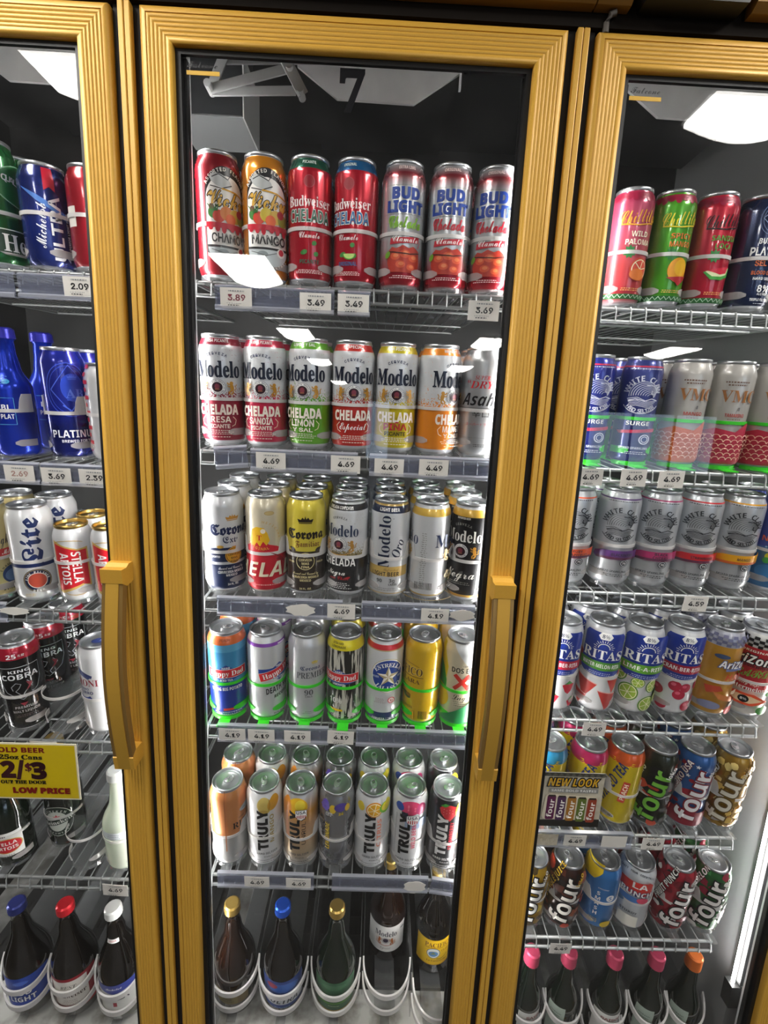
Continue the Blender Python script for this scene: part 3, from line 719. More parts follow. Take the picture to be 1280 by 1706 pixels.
def bud_chel(c, top):
    def art(p):
        p.T(top, 0, 178, 5, 'e0c8c4', 'S', w=30)
        p.R(0, 152, 90, .6, '555555'); p.R(0, 110.5, 90, .6, '555555')
        p.T('BUD', 0, 141, 15.5, '1b3f93', 'S', w=46, ol=('1b3f93', .03)); p.T('LIGHT', 0, 121.5, 15.5, '1b3f93', 'S', w=62, ol=('1b3f93', .03))
        p.T('Chelada', 0, 99, 17, c, 'C', w=56, ol=(c, .02))
        p.P([(-24, 66), (26, 70), (27, 79), (-23, 75)], 'b0182a'); p.T('Clamato', 2, 74.5, 9, 'f4f0ec', 'C', w=44)
        p.P([(-27, 55), (-20, 62), (-12, 60), (-2, 65), (8, 61), (16, 64), (27, 58), (29, 40), (25, 24), (-22, 24), (-28, 38)], 'a83020')
        for u, z, r in ((-14, 48, 8), (2, 52, 9), (16, 46, 8), (-5, 36, 8), (12, 32, 7)): p.E(u, z, r, r*.7, 'c8502e', 14); p.E(u+1, z+1, r*.55, r*.35, 'd8784a', 12)
        p.L([(-26, 55), (-8, 53), (10, 52), (28, 55)], 1.6, '3a1410'); p.E(-27, 50, 6, 4, '6a9a2a', 12, rot=60); p.L([(24, 62), (28, 72)], 1.2, 'b0182a')
        p.lines(0, 18, 50, 2, 'e8d4d0', 1.2, 3)
    return dict(n='budchel', ramp=[(0, 'silver'), (6, 'a81828'), (24, 'b02434'), (62, 'bfc2c4'), (150, 'bfc3c6'), (166, '9c4a4e'), (170, '8e2030'), (184, 'silver')], interp='LINEAR', metal=.6, rough=.25, art=art)
def vicky(bg, nm):
    def art(p):
        u = 9
        p.E(u, 124, 36, 42, 'k', 32); p.R(u, 82, 72, 84, 'k'); p.E(u, 50, 36, 34, 'k', 32, t0=180, t1=360); p.R(u, 56, 72, 14, 'k')
        p.A('ASSORTED FLAVORS', u, 124, 37, 5.2, 'e8e4da', 'S', 62, -62)
        p.E(u, 118, 33, 34, 'e6e4de', 32); p.R(u, 84, 66, 66, 'e6e4de')
        p.E(u-9, 144, 17, 9, 'b9bcbb', 20, rot=-20); p.L([(u-22, 148), (u-12, 153), (u+2, 147), (u+6, 154)], 1.4, 'k'); p.L([(u-25, 136), (u-8, 133), (u+8, 140)], 1.4, 'k')
        p.T('Vicky', u+1, 119, 23, 'c9951f', 'C', w=62, ol=('k', .03)); p.T('Vicky', u+1, 119.6, 22, 'd8a93a', 'C', w=60)
        p.L([(u-8, 133), (u+14, 131), (u+34, 124)], 2.4, 'c9951f')
        for du, z, r, c in ((-22, 98, 8, '3f7a34'), (-14, 93, 9, 'c33a22'), (-2, 98, 10, 'd07a3a' if 'CHA' in nm else 'c9b23a'), (12, 96, 10, 'c9a23a'), (24, 93, 9, '8a8a2a'), (4, 90, 8, 'd8602a'), (20, 101, 6, 'a81c2c'), (-24, 106, 4, '8a1c3c')): p.E(u+du, z, r, r*1.05, c, 16)
        for i in range(5): p.L([(u-22+i*1.5, 100), (u-30+i*4, 110)], 1.4, '2f6a2c')
        p.R(u, 80, 66, 8, 'b5142a')
        for i, du in enumerate((-26, -16, -7, 5, 14, 25)): p.E(u+du, 76, 3.6, 4+2*(i % 3), 'b5142a', 12)
        p.T(nm, u+1, 62, 13.5, 'k', 'h', w=52); p.R(u, 50, 62, 1, 'k')
        p.E(u, 47, 31, 26, 'b9c2c4', 28, t0=180, t1=360); p.E(u-9, 40, 8, 5, '8a9698', 14); p.L([(u-26, 44), (u-4, 38), (u+20, 46)], 1, '555555'); p.E(u+19, 44, 7, 7, 'e4e2dc', 16); p.E(u+19, 45, 4.4, 5, 'c2283c', 14)
        p.A('BEER COCKTAIL', u, 50, 31.5, 3.6, 'e8e4da', 'S', 130, 235, True)
    return dict(n='vicky', ramp=[(0, 'silver'), (6, bg), (183, 'silver')], metal=.45, rough=.26, art=art)
def asahi(p):
    p.T('SUPER', 4, 138, 6.5, 'c8202c', 'J', w=26); p.T('"DRY"', 4, 126, 12, 'c8202c', 'J', w=54)
    p.T('Asahi', 2, 101, 21, '101014', 'I', w=70, sh=.15); p.R(0, 86, 84, .8, '555555'); p.R(0, 84, 84, .5, '777777')
    p.T('辛口', 6, 76, 9.5, '181818', 'K', w=30); p.T('スーパードライ', 2, 58, 5, 'c8202c', 'K', w=42); p.R(0, 34, 84, .6, '999999'); p.lines(8, 22, 22, 2, '333333', 1.2, 3)
def corona_x(p):
    crown(p, 10, 144, 26, 10, 'c08a3a'); p.T('Corona', 6, 128, 25, '10204a', 'F', w=74, ol=('10204a', .02)); p.T('Extra', 10, 107, 16, '10204a', 'F', w=38)
    p.R(2, 76, 78, 28, '0f1f42'); p.E(-14, 92, 6, 3, 'c99a3a'); p.E(24, 94, 6, 3, 'd08a6a'); p.R(24, 90, 34, 3.4, 'c58a2e')
    p.E(10, 74, 16, 16, 'd49a2a'); p.O(10, 74, 14.4, 14.4, 1, '3a2a10'); p.T('LA', 10, 83, 4, '3a2a10', 'S'); p.T('CERVEZA', 10, 76, 4.2, '3a2a10', 'S', w=22); p.T('MAS', 10, 69, 4.2, '3a2a10', 'S'); p.T('FINA', 10, 62.5, 4, '3a2a10', 'S')
    p.T('IMPORTED', -24, 73, 4, 'w', 'S', w=18); p.R(2, 32, 78, 50, '0f1f42')
    p.T('Brewed and Canned by', 4, 50, 5.2, 'w', 'C', w=46); p.T('CERVECERIA MODELO', 4, 42, 5, 'w', 'S', w=48); p.T('MEXICO', 4, 35.5, 4.6, 'w', 'S', w=20); p.T('24 FL. OZ.', 6, 17, 4, 'w', 'S', w=20)
    p.bars(-52, 45, 16, 40, '555555'); p.lines(-50, 160, 8, 8, '666666', 1.6, 4)
def red_mount(p):
    p.E(4, 160, 9, 4, 'c9b27a'); p.O(4, 160, 9, 4, .8, 'b09050')
    p.P([(-40, 96), (-28, 106), (-20, 118), (-8, 112), (2, 100), (16, 96), (34, 86), (52, 78), (52, 8), (-60, 8), (-60, 96)], 'c32030')
    p.P([(-34, 110), (-30, 128), (-20, 134), (-6, 132), (0, 122), (4, 108), (-2, 98), (-8, 106), (-14, 96), (-20, 104), (-26, 96), (-32, 100)], 'e3b21e')
    p.E(-8, 126, 4.5, 4.5, 'f2e8d0'); p.T('T', -15, 113, 10, 'c32030', 'B'); p.A('MEXICANA', -12, 110, 34, 4.5, 'c9a86a', 'h', -8, -84); p.A('ORIGINAL', -10, 122, 30, 5.4, 'e0a040', 'S', 130, 200, True)
    p.P([(2, 86), (20, 74), (14, 70), (34, 62), (24, 76)], '8e1424'); p.T('CHELADA', -6, 51, 29, 'e9dfc2', 'I', w=172); p.lines(0, 20, 52, 1, 'e0a8a0', 2, 3)
def familiar(p):
    crown(p, 0, 146, 30, 12, '1c1408'); p.T('Corona', 0, 126, 23, '1c1408', 'F', w=72, ol=('1c1408', .02)); p.T('Familiar', 4, 106, 14, '6a2c10', 'F', w=46)
    for s in (-1, 1): p.E(s*24, 92, 6, 4, '1c1408', 12, rot=30*s); p.E(s*29, 95, 3, 2, '1c1408', 10)
    p.O(0, 70, 17, 17, 1, 'e8d9a0'); p.T('LA', 0, 80, 4.4, 'e8d9a0', 'S'); p.T('CERVEZA', 0, 73, 4.8, 'e8d9a0', 'S', w=24); p.T('MAS', 0, 66, 4.6, 'e8d9a0', 'S'); p.T('FINA', 0, 59, 4.4, 'e8d9a0', 'S')
    p.T('IMPORTED', -28, 68, 3.6, 'e8d9a0', 'S', w=14); p.T('FAMILIAR', 28, 68, 3.6, 'e8d9a0', 'S', w=14)
    p.T('Brewed and Canned by', 0, 46, 5, 'e8d9a0', 'C', w=48); p.T('CERVECERIA MODELO', 0, 38.5, 4.6, 'e8d9a0', 'S', w=50); p.T('MEXICO', 0, 32, 4.4, 'e8d9a0', 'S', w=20); p.T('24 FL. OZ.', 0, 15, 4, 'e8d9a0', 'S', w=22)
def negra_chel(p):
    p.T('CHELADA CON CHILE', 0, 176, 5.4, 'w', 'S', w=52); p.A('CERVEZA', 0, 126, 32, 4, '555555', 'h', 24, -24); p.T('Modelo', 0, 133, 22, '20304e', 'B', w=72); medal(p, 0, 106, 14)
    lion(p, -23, 107, 1, 'a87a2e'); lion(p, 23, 107, -1, 'a87a2e'); p.O(0, 112, 34, 26, 1.6, 'b98a3a', t0=215, t1=325)
    p.T('CHELADA', 0, 73, 15, 'f2f2ee', 'S', w=60); p.T('Negra', -4, 52, 10, 'w', 'C', w=34); p.T('con Chile', 2, 41, 7, 'b0222c', 'C', w=34); p.E(17, 42, 5, 2, '9c1c26', 12, rot=20); p.lines(0, 31, 50, 4, 'e8e8e4', 1.2, 3); p.lines(0, 17, 50, 1, 'e8e8e4', 1.4)
def oro(p):
    p.T('LIGHT BEER', 0, 176, 6, 'w', 'S', w=40); p.T('Modelo', -8, 114, 22, '14203c', 'B', w=102, rot=90); p.R(8, 160, 1.4, 1.4, '14203c')
    p.T('Oro', 19, 102, 17, '14203c', 'J', w=36, rot=72); p.R(0, 56, 90, 20, 'c2a25a'); p.T('Refreshed', 8, 60, 5, '8a6a30', 'C', w=30); p.T('LIGHT BEER', -3, 51, 8.5, '1c1c20', 'S', w=54); p.T('90', -14, 37, 7, '444444', 'S'); p.T('3g', 10, 38, 7, '444444', 'S'); p.T('CARBS', 12, 30, 4, '444444', 'S', w=16); p.lines(-3, 22, 50, 2, '555555', 1.1, 3); p.R(0, 13, 90, 1.6, 'c2a25a')
def especial(p):
    for u in (-57, 57):
        p.T('Modelo', u, 122, 24, '1b2c50', 'B', w=82); medal(p, u, 96, 14); lion(p, u-23, 98, 1, 'a88438'); lion(p, u+23, 98, -1, 'a88438'); p.T('Especial', u, 58, 15, '8a7a4a', 'C', w=48)
        p.lines(u, 40, 40, 4, '8a8a84', 1.2, 3)
    p.lines(0, 138, 9, 26, '8c8c88', 1.3, 4); p.bars(2, 38, 22, 14, '555555'); p.R(0, 10, 90, 1.4, 'c2a25a'); p.R(-14, 90, .5, 120, 'aaaaaa')
def negra(p):
    p.T('IMPORTED BEER', 0, 165, 3.6, 'e8e4d8', 'S', w=26); p.A('CERVEZA', 0, 120, 34, 4.6, '8a8a84', 'h', 26, -26); p.T('Modelo', 0, 131, 22, 'f2f0e8', 'B', w=76); medal(p, 0, 102, 14); lion(p, -24, 104, 1, 'c08a2e'); lion(p, 24, 104, -1, 'c08a2e')
    p.T('Negra', 0, 58, 18, 'f2f0e8', 'C', w=56); p.lines(0, 41, 56, 2, 'aaa9a2', 1.1, 3); p.E(-34, 36, 11, 7, 'd8d8d4'); p.R(0, 13, 90, 1.4, 'c99a3a')
def happy(p, u=0, tilt=0, sub='ICED TEA', z=104):
    p.P([(u-42, z+9), (u-14, z+10), (u, z+19), (u+14, z+10), (u+42, z+9), (u+42, z-9), (u+14, z-14), (u, z-21), (u-14, z-14), (u-42, z-9)], '1d3f8f')
    p.O(u, z, 43, 12, .01, 'w'); p.R(u, z, 84, 19, 'w', rot=tilt); p.R(u, z, 82, 17.6, 'd0222c', rot=tilt); p.T('Happy Dad', u, z, 10.5, 'w', 'B', w=70, rot=tilt); p.T('HARD', u, z+12.5, 4.4, 'w', 'S', w=15); p.T(sub, u, z-14.5, 4.4, 'w', 'S', w=24)
def peach_dad(p): p.T('PEACH', 0, 176, 5, '7a3010', 'h', w=20); happy(p); p.T('USING BIG POTATO', 0, 70, 7, 'w', 'S', w=60); p.R(8, 23, 32, 5, 'd0402c'); p.lines(0, 17, 56, 2, 'e0e4f0', 1.4, 3.2)
def grape_dad(p): p.R(24, 168, 20, 3, 'e8d8ee'); happy(p, 16, 14, 'SELTZER', 108); p.T('DEATH ROW', 18, 72, 13, '101014', 'I', w=62, rot=10); p.T('RECORDS', 22, 56, 7, '101014', 'I', w=38, rot=10); p.T('24 FL. OZ', 12, 14, 3.6, '333333', 'S', w=20)
def premier(p):
    crown(p, 6, 134, 14, 6, 'c9b24a'); p.T('Corona', -2, 124, 11, '1c2c5a', 'F', w=40); p.T('PREMIER', 2, 107, 13, '4a4e54', 'B', w=64); p.T('90', -6, 68, 11, '4a4e54', 'B'); p.T('CALS', -6, 59, 3.6, '4a4e54', 'S', w=14); p.lines(2, 24, 44, 2, '777777', 1.1, 3); p.lines(-56, 140, 10, 14, '7a8a98', 1.6, 5)
def lemon_dad(p): p.T('EXTRA HARD', -4, 177.5, 4.2, '20200c', 'S', w=24); p.T('LEMONADE', -2, 171, 4.4, '20200c', 'S', w=30); happy(p, 0, 0, 'LEMONADE'); p.T('10%', -6, 52, 11, 'w', 'S', w=26); p.R(-4, 30, 26, 4.5, 'e8c21a'); p.lines(0, 20, 40, 2, 'dddddd', 1.2, 3)
def estrella(p):
    p.E(0, 112, 35, 38, 'b9a878', 40); p.E(0, 112, 34, 37, 'f0f0ee', 40); p.E(0, 112, 32, 35, '1d3f8f', 40)
    p.A('ESTRELLA', 0, 104, 33, 8.5, 'f2f2ee', 'B', 48, -48); p.A('JALISCO', 0, 118, 33, 8.5, 'f2f2ee', 'B', 140, 220, True)
    p.X(0, 111, 23, 9, 'f0ece0', 5); 
    for i in range(5):
        a = radians(90+72*i); b = radians(90+72*i+36); p.P([(0, 111), (22.4*cos(a), 111+22.4*sin(a)), (8.8*cos(b), 111+8.8*sin(b))], 'b6a57a')
    p.T('DESDE', -24, 111, 4.4, 'c8d4e8', 'B', w=13); p.T('1910', 24, 111, 4.4, 'c8d4e8', 'B', w=11); p.E(8, 58, 7, 7, 'c8444c'); p.E(8, 58, 5.4, 5.4, 'e8d8d4'); p.T('EJ', 8, 58, 5, 'b02434', 'S'); p.lines(-14, 62, 22, 4, 'a08a8a', 1, 2.6); p.T('CERVEZA | 24 FL. OZ.', 0, 17, 4.6, 'w', 'S', w=54)
def pacifico(p):
    p.O(-20, 130, 30, 8, 1, '6a4a10', t0=20, t1=100); p.T('PACIFICO', -28, 122, 16, '5a3c0c', 'B', w=86, ol=('e8c860', .03)); p.R(-10, 110, 54, 1.2, '5a3c0c'); p.T('CLARA', -14, 100, 9, '6a4a10', 'B', w=50); p.T('C E R V E Z A', 40, 128, 3, '6a4a10', 'h', w=16)
    p.E(-18, 64, 12, 6, '4a5a1c', 14, rot=-20); p.E(-12, 66, 6, 4, '8a6a10'); p.T('LA CERVEZA', -18, 40, 5, '5a3c0c', 'B', w=34); p.bars(20, 26, 18, 18, '5a4410'); p.R(2, 24, 4, 20, '5a4410'); p.R(2, 24, 3, 19, 'e0b010')
def dosxx(p):
    p.P([(-60, 178), (-44, 178), (-28, 130), (-34, 86), (-60, 70)], 'd8c21a'); p.P([(-60, 150), (-40, 128), (-30, 100), (-30, 84), (-60, 78)], '2f9a34')
    p.P([(-22, 184), (50, 184), (50, 120), (10, 140)], 'd6dadb'); p.T('CERVEZA', 12, 140, 3.6, '555555', 'S', w=20); p.T('DOS EQUIS', 12, 130, 11, '20241c', 'S', w=64)
    for u in (2, 26): p.L([(u-15, 120), (u+15, 88)], 8, 'c8281c'); p.L([(u+15, 120), (u-15, 88)], 8, 'c8281c')
    p.P([(14, 104), (21, 112), (28, 104), (21, 96)], 'e8dcc0'); p.P([(17, 104), (21, 109), (25, 104), (21, 99)], 'b8a060')
    p.E(-46, 62, 24, 26, 'e0c01e'); p.T('Lager', 6, 70, 12, '2c3020', 'C', w=40); p.lines(2, 60, 32, 3, '555a40', 1.3, 4)
    p.P([(50, 84), (50, 8), (-56, 8), (-20, 30), (20, 58)], '1e7a44')
def truly(fr, fcol, txt='k', small='555555', logo='TRULY', side=None, extra=None, u=-8, usa=False):
    def art(p):
        fr(p)
        if logo: p.T(logo, u, 102, 20, txt, 'S', w=104, rot=90, ol=(txt, .025))
        if side: p.T(side[0], u+19, 104, 8.5, side[1], 'S' if not side[2:] else side[2], w=74, rot=90)
        if extra: extra(p)
        p.T('HARD SELTZER', 0, 40, 5.4, small, 'S', w=44); p.lines(2, 31, 18, 1, small, 1.6, 3); p.lines(0, 23, 52, 2, small, 1.5, 3.4)
        if usa: badge(p, 6, 150)
    return art
def badge(p, u, z):
    P0 = [(u-11, z+12), (u, z+13.5), (u+11, z+12), (u+11, z-4), (u+7, z-10), (u, z-14), (u-7, z-10), (u-11, z-4)]
    p.P(P0, '1c2440'); p.P([(u+(a-u)*.93, z+(b-z)*.93) for a, b in P0], 'f4f4f2'); p.T('USA', u, z+6.5, 7.6, '1c2440', 'S', w=17)
    for i in range(5): p.R(u-7.2+3.6*i, z-4, 1.7, 10-abs(i-2)*1.6, 'b8242c')
def f_lemonpale(p): p.E(-3, 165, 15, 20, 'cdb562', 20, rot=10); p.E(16, 168, 12, 18, 'c9932a', 20, rot=-25); p.E(-6, 150, 9, 6, 'b89a48', 14); p.L([(6, 180), (8, 165), (4, 150)], 1, '8a6a20')
def f_mango(p): p.E(-2, 166, 22, 20, 'e0b021', 22); p.E(-26, 160, 12, 26, 'dd8a2c', 20); p.E(4, 170, 11, 12, 'e8cf3a', 18); p.P([(-30, 150), (-24, 150), (-20, 80), (-28, 80)], 'dba07a')
def f_berry(p):
    p.E(-12, 172, 9, 10, '6a56b8', 14); 
    for i in range(6): p.E(-12+7*cos(i), 166+6*sin(i), 5, 4, '7a66c8', 10)
    p.E(5, 164, 7, 11, 'd8b428', 14); p.E(22, 168, 14, 10, '4a3a8a', 16); p.E(36, 164, 6, 9, 'd8b428', 14); p.T('8%', -2, 150, 8, 'k', 'S', ol=('w', .04)); p.T('24', 22, 152, 6, 'e0c020', 'S', w=10)
def f_citrus(p): citrus(p, 0, 164, 18, 'd88a1c', 'dfa51f'); p.E(24, 166, 14, 13, '6fae2c', 18); p.E(25, 168, 11, 10, 'd8c62a', 16); p.E(32, 174, 8, 8, 'e0cf40', 14); p.E(-30, 168, 9, 11, 'd8c03a', 14)
def f_wild(p):
    p.E(2, 170, 24, 16, 'd8456f', 22); p.E(26, 166, 12, 14, 'c03a72', 18); p.E(-22, 170, 10, 10, '3a56a8', 14)
    for i in range(9): p.E(-14+4.2*(i % 3), 158-4.2*(i//3), 3, 3, '1c1c2c' if i % 2 else '34344a', 8)
    for i in range(10): p.E(2+9*cos(i*2.1), 172+6*sin(i*1.7), 2, 2, 'ee7a98', 6)
    p.R(16, 132, 48, 24, '9fb0cc')
def f_straw(p):
    p.P([(-17, 172), (-10, 180), (6, 181), (20, 176), (18, 158), (6, 142), (-6, 150), (-14, 160)], 'd8323c')
    for i in range(9): p.E(-8+6*(i % 4), 172-7*(i//4)-2*(i % 2), .8, 1.1, 'f0b0a0', 6)
    p.E(27, 166, 11, 17, 'e3c21c', 18); p.P([(-16, 178), (-6, 184), (4, 182), (-6, 177)], '3f8a34')
def claw(c, nm, ink_='2a2c30', top='c'):
    def art(p):
        p.R(0, 171, 232, 2.6, c); p.lines(0, 167, 60, 1, ink_, 1.5)
        p.A('WHITE CLAW', 0, 124, 27, 9.2, ink_, 'S', 72, -72); p.A('HARD SELTZER', 0, 124, 28.5, 6.6, ink_, 'S', 138, 222, True); p.O(0, 124, 33.5, 33.5, 1.4, ink_, t0=215, t1=325)
        for i in range(9):
            r = 22-i*2.1; p.O(1+i*1.3, 124-i*.5, r, r, .75, ink_, 20, t0=20-i*4, t1=190-i*3)
        p.L([(-20, 112), (-10, 116), (4, 113), (14, 117), (24, 114)], 1.6, ink_); p.L([(3, 140), (14, 139), (21, 131), (18, 124), (12, 126), (13, 131)], 1.8, ink_)
        for i in range(6): p.L([(-22+i*1.2, 116-i*2.5), (-8, 119-i*2.7), (8, 112-i*2), (22-i*1.6, 114-i*2.4)], .9, ink_)
        if nm:
            p.P([(-34, 68), (-20, 73), (56, 76), (56, 60), (30, 57), (-30, 55), (-36, 60)], c); p.P([(-30, 60), (40, 62), (40, 58), (-30, 55)], '5a2c44' if c != 'e0a01c' else 'c8602a')
            for i, s in enumerate(nm.split('|')): p.T(s, 12, (66 if '|' not in nm else 70)-7*i, 5.2, ink_, 'S', w=min(36, 4.2*len(s)))
            p.E(16, 50, 7, 7, ink_); p.E(16, 50, 5.8, 5.8, 'c9ccd0'); p.E(16, 50, 4.6, 4.6, ink_); p.T('70', 16, 50, 4, 'w', 'S'); p.T('SPIKED SPARKLING', 0, 33, 4.2, ink_, 'S', w=44); p.lines(4, 27, 40, 2, ink_, 1.4, 3)
        else:
            p.T('SURGE', 0, 74, 7, 'w', 'S', w=34); p.P([(-30, 60), (-10, 62), (30, 66), (30, 60), (-26, 55)], c); p.E(14, 46, 9, 9, 'd8dcec'); p.E(14, 46, 7, 7, '1c2c7a'); p.O(14, 46, 5.6, 5.6, 1.4, 'd8dcec'); p.T('SPIKED SPARKLING', 0, 30, 4.2, 'd8dcec', 'S', w=44); p.lines(2, 23, 40, 2, 'd8dcec', 1.3, 3)
    return art
def chill(fg, nm, nc, fr):
    def art(p):
        for i in range(9): p.E(-44+11*i, 164, 5.5, 4+3*(i % 2), '8c1c38', 12)
        p.R(0, 168, 208, 6, '8c1c38')
        p.T('Chillitas', 2, 136, 20, fg, 'C', w=66, sh=.1, rot=6); p.L([(-28, 124), (0, 122), (28, 127)], 2, fg)
        for i, s in enumerate(nm): p.T(s, 4, 109-12*i, 8, nc, 'S', w=min(44, 7*len(s)))
        p.X(-8, 82, 11, 7, '2c7a3a', 9); p.T('LIME', -8, 82, 3, 'w', 'S', w=10); fr(p)
        p.lines(2, 26, 34, 2, 'e8b060', 1.2, 3); p.R(0, 13, 208, 8, '23602e'); p.L([(-60+4*i, 13+(3 if i % 2 else -2)) for i in range(31)], 1.2, 'c8e0c8')
    return art
def fr_palo(p): citrus(p, 14, 56, 18, 'c84a2c', 'd8503c'); p.E(10, 48, 14, 9, 'e07a34', 16); 
def fr_mang(p): p.E(8, 58, 18, 19, 'd8941e', 20); p.E(12, 62, 12, 13, 'e3ae28', 18); p.P([(-10, 46), (28, 50), (20, 40), (12, 34), (4, 40)], 'a8242c')
def fr_water(p): p.P([(-20, 58), (26, 66), (24, 52), (10, 46), (-8, 46)], '3f9a3c'); p.P([(-17, 59), (24, 66), (20, 55), (8, 51), (-6, 51)], 'd8e0b0'); p.P([(-15, 60), (23, 68), (18, 57), (6, 54)], 'c8243c')
def platinum_s(p):
    p.O(6, 142, 28, 28, .8, '6a7c9c'); p.O(6, 142, 24, 24, .8, '6a7c9c'); p.L([(-18, 142), (6, 166), (30, 142), (6, 118), (-18, 142)], 1, '8a9ab4'); p.T('BL', 6, 142, 14, '9aaac4', 'S'); p.T('BUD LIGHT', 6, 108, 8.4, 'w', 'S', w=46); p.T('PLATINUM', 6, 93, 13, 'w', 'h', w=64)
    p.T('SELTZER', 6, 75, 9, 'd0642c', 'h', w=44); p.T('BLOOD ORANGE', 6, 60, 6, 'd0642c', 'S', w=48); p.T('HARD SELTZER', 6, 51, 4.2, 'w', 'S', w=40); p.T('8%', 6, 36, 11, 'w', 'h'); p.T('ALC/VOL', 6, 27, 3.6, 'w', 'S', w=18); p.T('TRIPLE FILTERED', 6, 18, 4, 'w', 'S', w=36); p.lines(6, 12, 24, 1, 'w', 1)
def vmc(fc, fl):
    def art(p):
        p.lines(-2, 152, 40, 2, '6a4a3a', 2.2, 5); p.T('VMC', 6, 128, 20, 'a06a3a', 'B', w=58); p.R(8, 106, 2.6, 6, '777777'); p.T(fl, 4, 95, 6, 'b04038', 'S', w=30); p.lines(4, 88, 26, 1, '8a6a5a', 1.6)
        p.P([(-58, 60), (-20, 72), (10, 66), (30, 82), (58, 80), (58, 8), (-58, 8)], fc)
        for j in range(6):
            for i in range(11): p.O(-50+10*i+5*(j % 2), 16+8*j, 5.4, 5.6, 1.2, 'ecc0a8', 10, t0=0, t1=180)
    return art
def ritas(nm, band_, fr):
    def art(p):
        fr(p); p.P([(-36, 178), (36, 178), (40, 172), (40, 96), (-40, 96), (-40, 172)], '1c3590'); p.P([(-40, 106), (40, 106), (40, 94), (30, 88), (0, 85), (-30, 88), (-40, 94)], '1c3590')
        p.P([(-13, 172), (-8, 179), (8, 179), (13, 172), (8, 165), (-8, 165)], 'f2f2ee'); p.T('8%', 0, 172, 7, '1c2c50', 'S')
        p.E(0, 146, 9, 9, '1c3590', 20, t0=0, t1=180); p.O(0, 146, 11, 11, 1.6, 'f2f2ee', 20, t0=0, t1=180)
        for i in range(13): a = pi*i/12; p.L([(13*cos(a), 146+13*sin(a)), ((19 if i % 2 else 17)*cos(a), 146+(19 if i % 2 else 17)*sin(a))], 1.1, 'f2f2ee')
        p.T('RITAS', 0, 133, 19, 'f2f2ee', 'B', w=72); p.P([(-42, 118), (42, 118), (42, 101), (0, 99), (-42, 101)], band_); p.T(nm, 0, 109, 8.4, 'f2f2ee', 'S', w=68); p.lines(0, 94, 56, 2, 'c8d0e8', 1.2, 3)
    return art
def fr_slices(c, kind):
    def f(p):
        if kind == 'wedge':
            for u, z, r in ((-26, 52, 20), (22, 30, 19), (30, 66, 15), (-34, 26, 14), (-44, 110, 18), (44, 100, 16)): r *= 1.3; p.P([(u-r*.8, z+r*.9), (u+r, z+r*.5), (u+r*.1, z-r)], c); p.L([(u-r*.8, z+r*.9), (u+r, z+r*.5)], 2, 'e8a8a0')
        elif kind == 'lime':
            for u, z, r in ((-20, 48, 17), (26, 66, 13), (20, 26, 16), (-44, 84, 16), (46, 38, 14), (-42, 150, 14), (-6, 76, 10)): citrus(p, u, z, r*1.15, '5a8a24', '9ab83c')
        elif kind == 'berry':
            for u, z, r in ((-6, 68, 12), (14, 66, 11), (4, 50, 12), (-36, 50, 12), (24, 24, 13), (42, 40, 10), (-24, 20, 11), (-42, 100, 12), (40, 70, 10)): p.E(u, z, r, r*.92, 'a81c38', 18); p.E(u-r*.25, z+r*.3, r*.4, r*.3, 'd05a70', 10)
        else:
            for u, z, r in ((-8, 30, 15), (24, 56, 14), (-30, 66, 14), (36, 20, 12)): p.P([(u-r, z+r*.5), (u, z+r*.8), (u+r, z+r*.5), (u+r*.5, z-r*.6), (u, z-r), (u-r*.5, z-r*.6)], c); p.P([(u-r*.7, z+r*.6), (u, z+r*1.2), (u+r*.7, z+r*.6)], '3f8a3a')
    return f
def checker(p, c, z0=160, rows=4):
    for j in range(rows):
        for i in range(26):
            if (i+j) % 2: p.R(-104+8*i+4, z0+6*j+3, 8, 6, c)
def az_gold(p): checker(p, '6a6c8a'); p.T('AriZona', 12, 124, 15, 'f4f2ec', 'I', w=64, ol=('4a5a8a', .05)); p.L([(-8, 112), (14, 115), (34, 110)], 5, '6a78a8'); p.T('HARD', 16, 97, 14, 'c8502c', 'I', w=44); p.E(-18, 140, 12, 5, '3a4a6a', 12); p.P([(-34, 72), (-10, 76), (-4, 66), (-28, 56)], 'b8442c'); p.P([(-20, 62), (16, 52), (20, 40), (-8, 46)], 'c8783c'); p.E(20, 62, 9, 5, 'd8c0a0'); p.E(-20, 30, 18, 9, '7a7e9a'); p.E(28, 28, 14, 14, 'd8d4c8'); p.E(18, 20, 12, 10, 'c83c34')
def az_red(p): checker(p, 'k', 156, 4); p.T('ORIGINAL', 0, 150, 4.4, 'f2e8d8', 'S', w=44); p.T('AriZona', 0, 132, 18, 'f4f2ec', 'I', w=76, ol=('k', .05)); p.T('HARD SPIKED BEVERAGE', 0, 118, 4.2, 'k', 'S', w=56); p.T('HARD', 0, 103, 16, '6aa83a', 'C', w=54, rot=8); p.T('Party Cups', 0, 80, 5, 'f2e8d8', 'C', w=34); p.T('watermelon', 0, 70, 9, 'f4f2ec', 'B', w=58); p.P([(-40, 44), (-14, 58), (14, 58), (40, 44), (14, 32), (-14, 32)], 'd8502c'); p.P([(-30, 45), (-10, 53), (10, 53), (30, 45), (10, 37), (-10, 37)], 'e8c8a0'); p.E(0, 45, 8, 8, 'k'); p.T('8%', 0, 45, 5, 'w', 'S'); p.E(34, 24, 12, 10, '3f8a3c'); p.E(-32, 22, 12, 9, 'c82c3c'); p.E(38, 62, 8, 5, '3f8a3c')
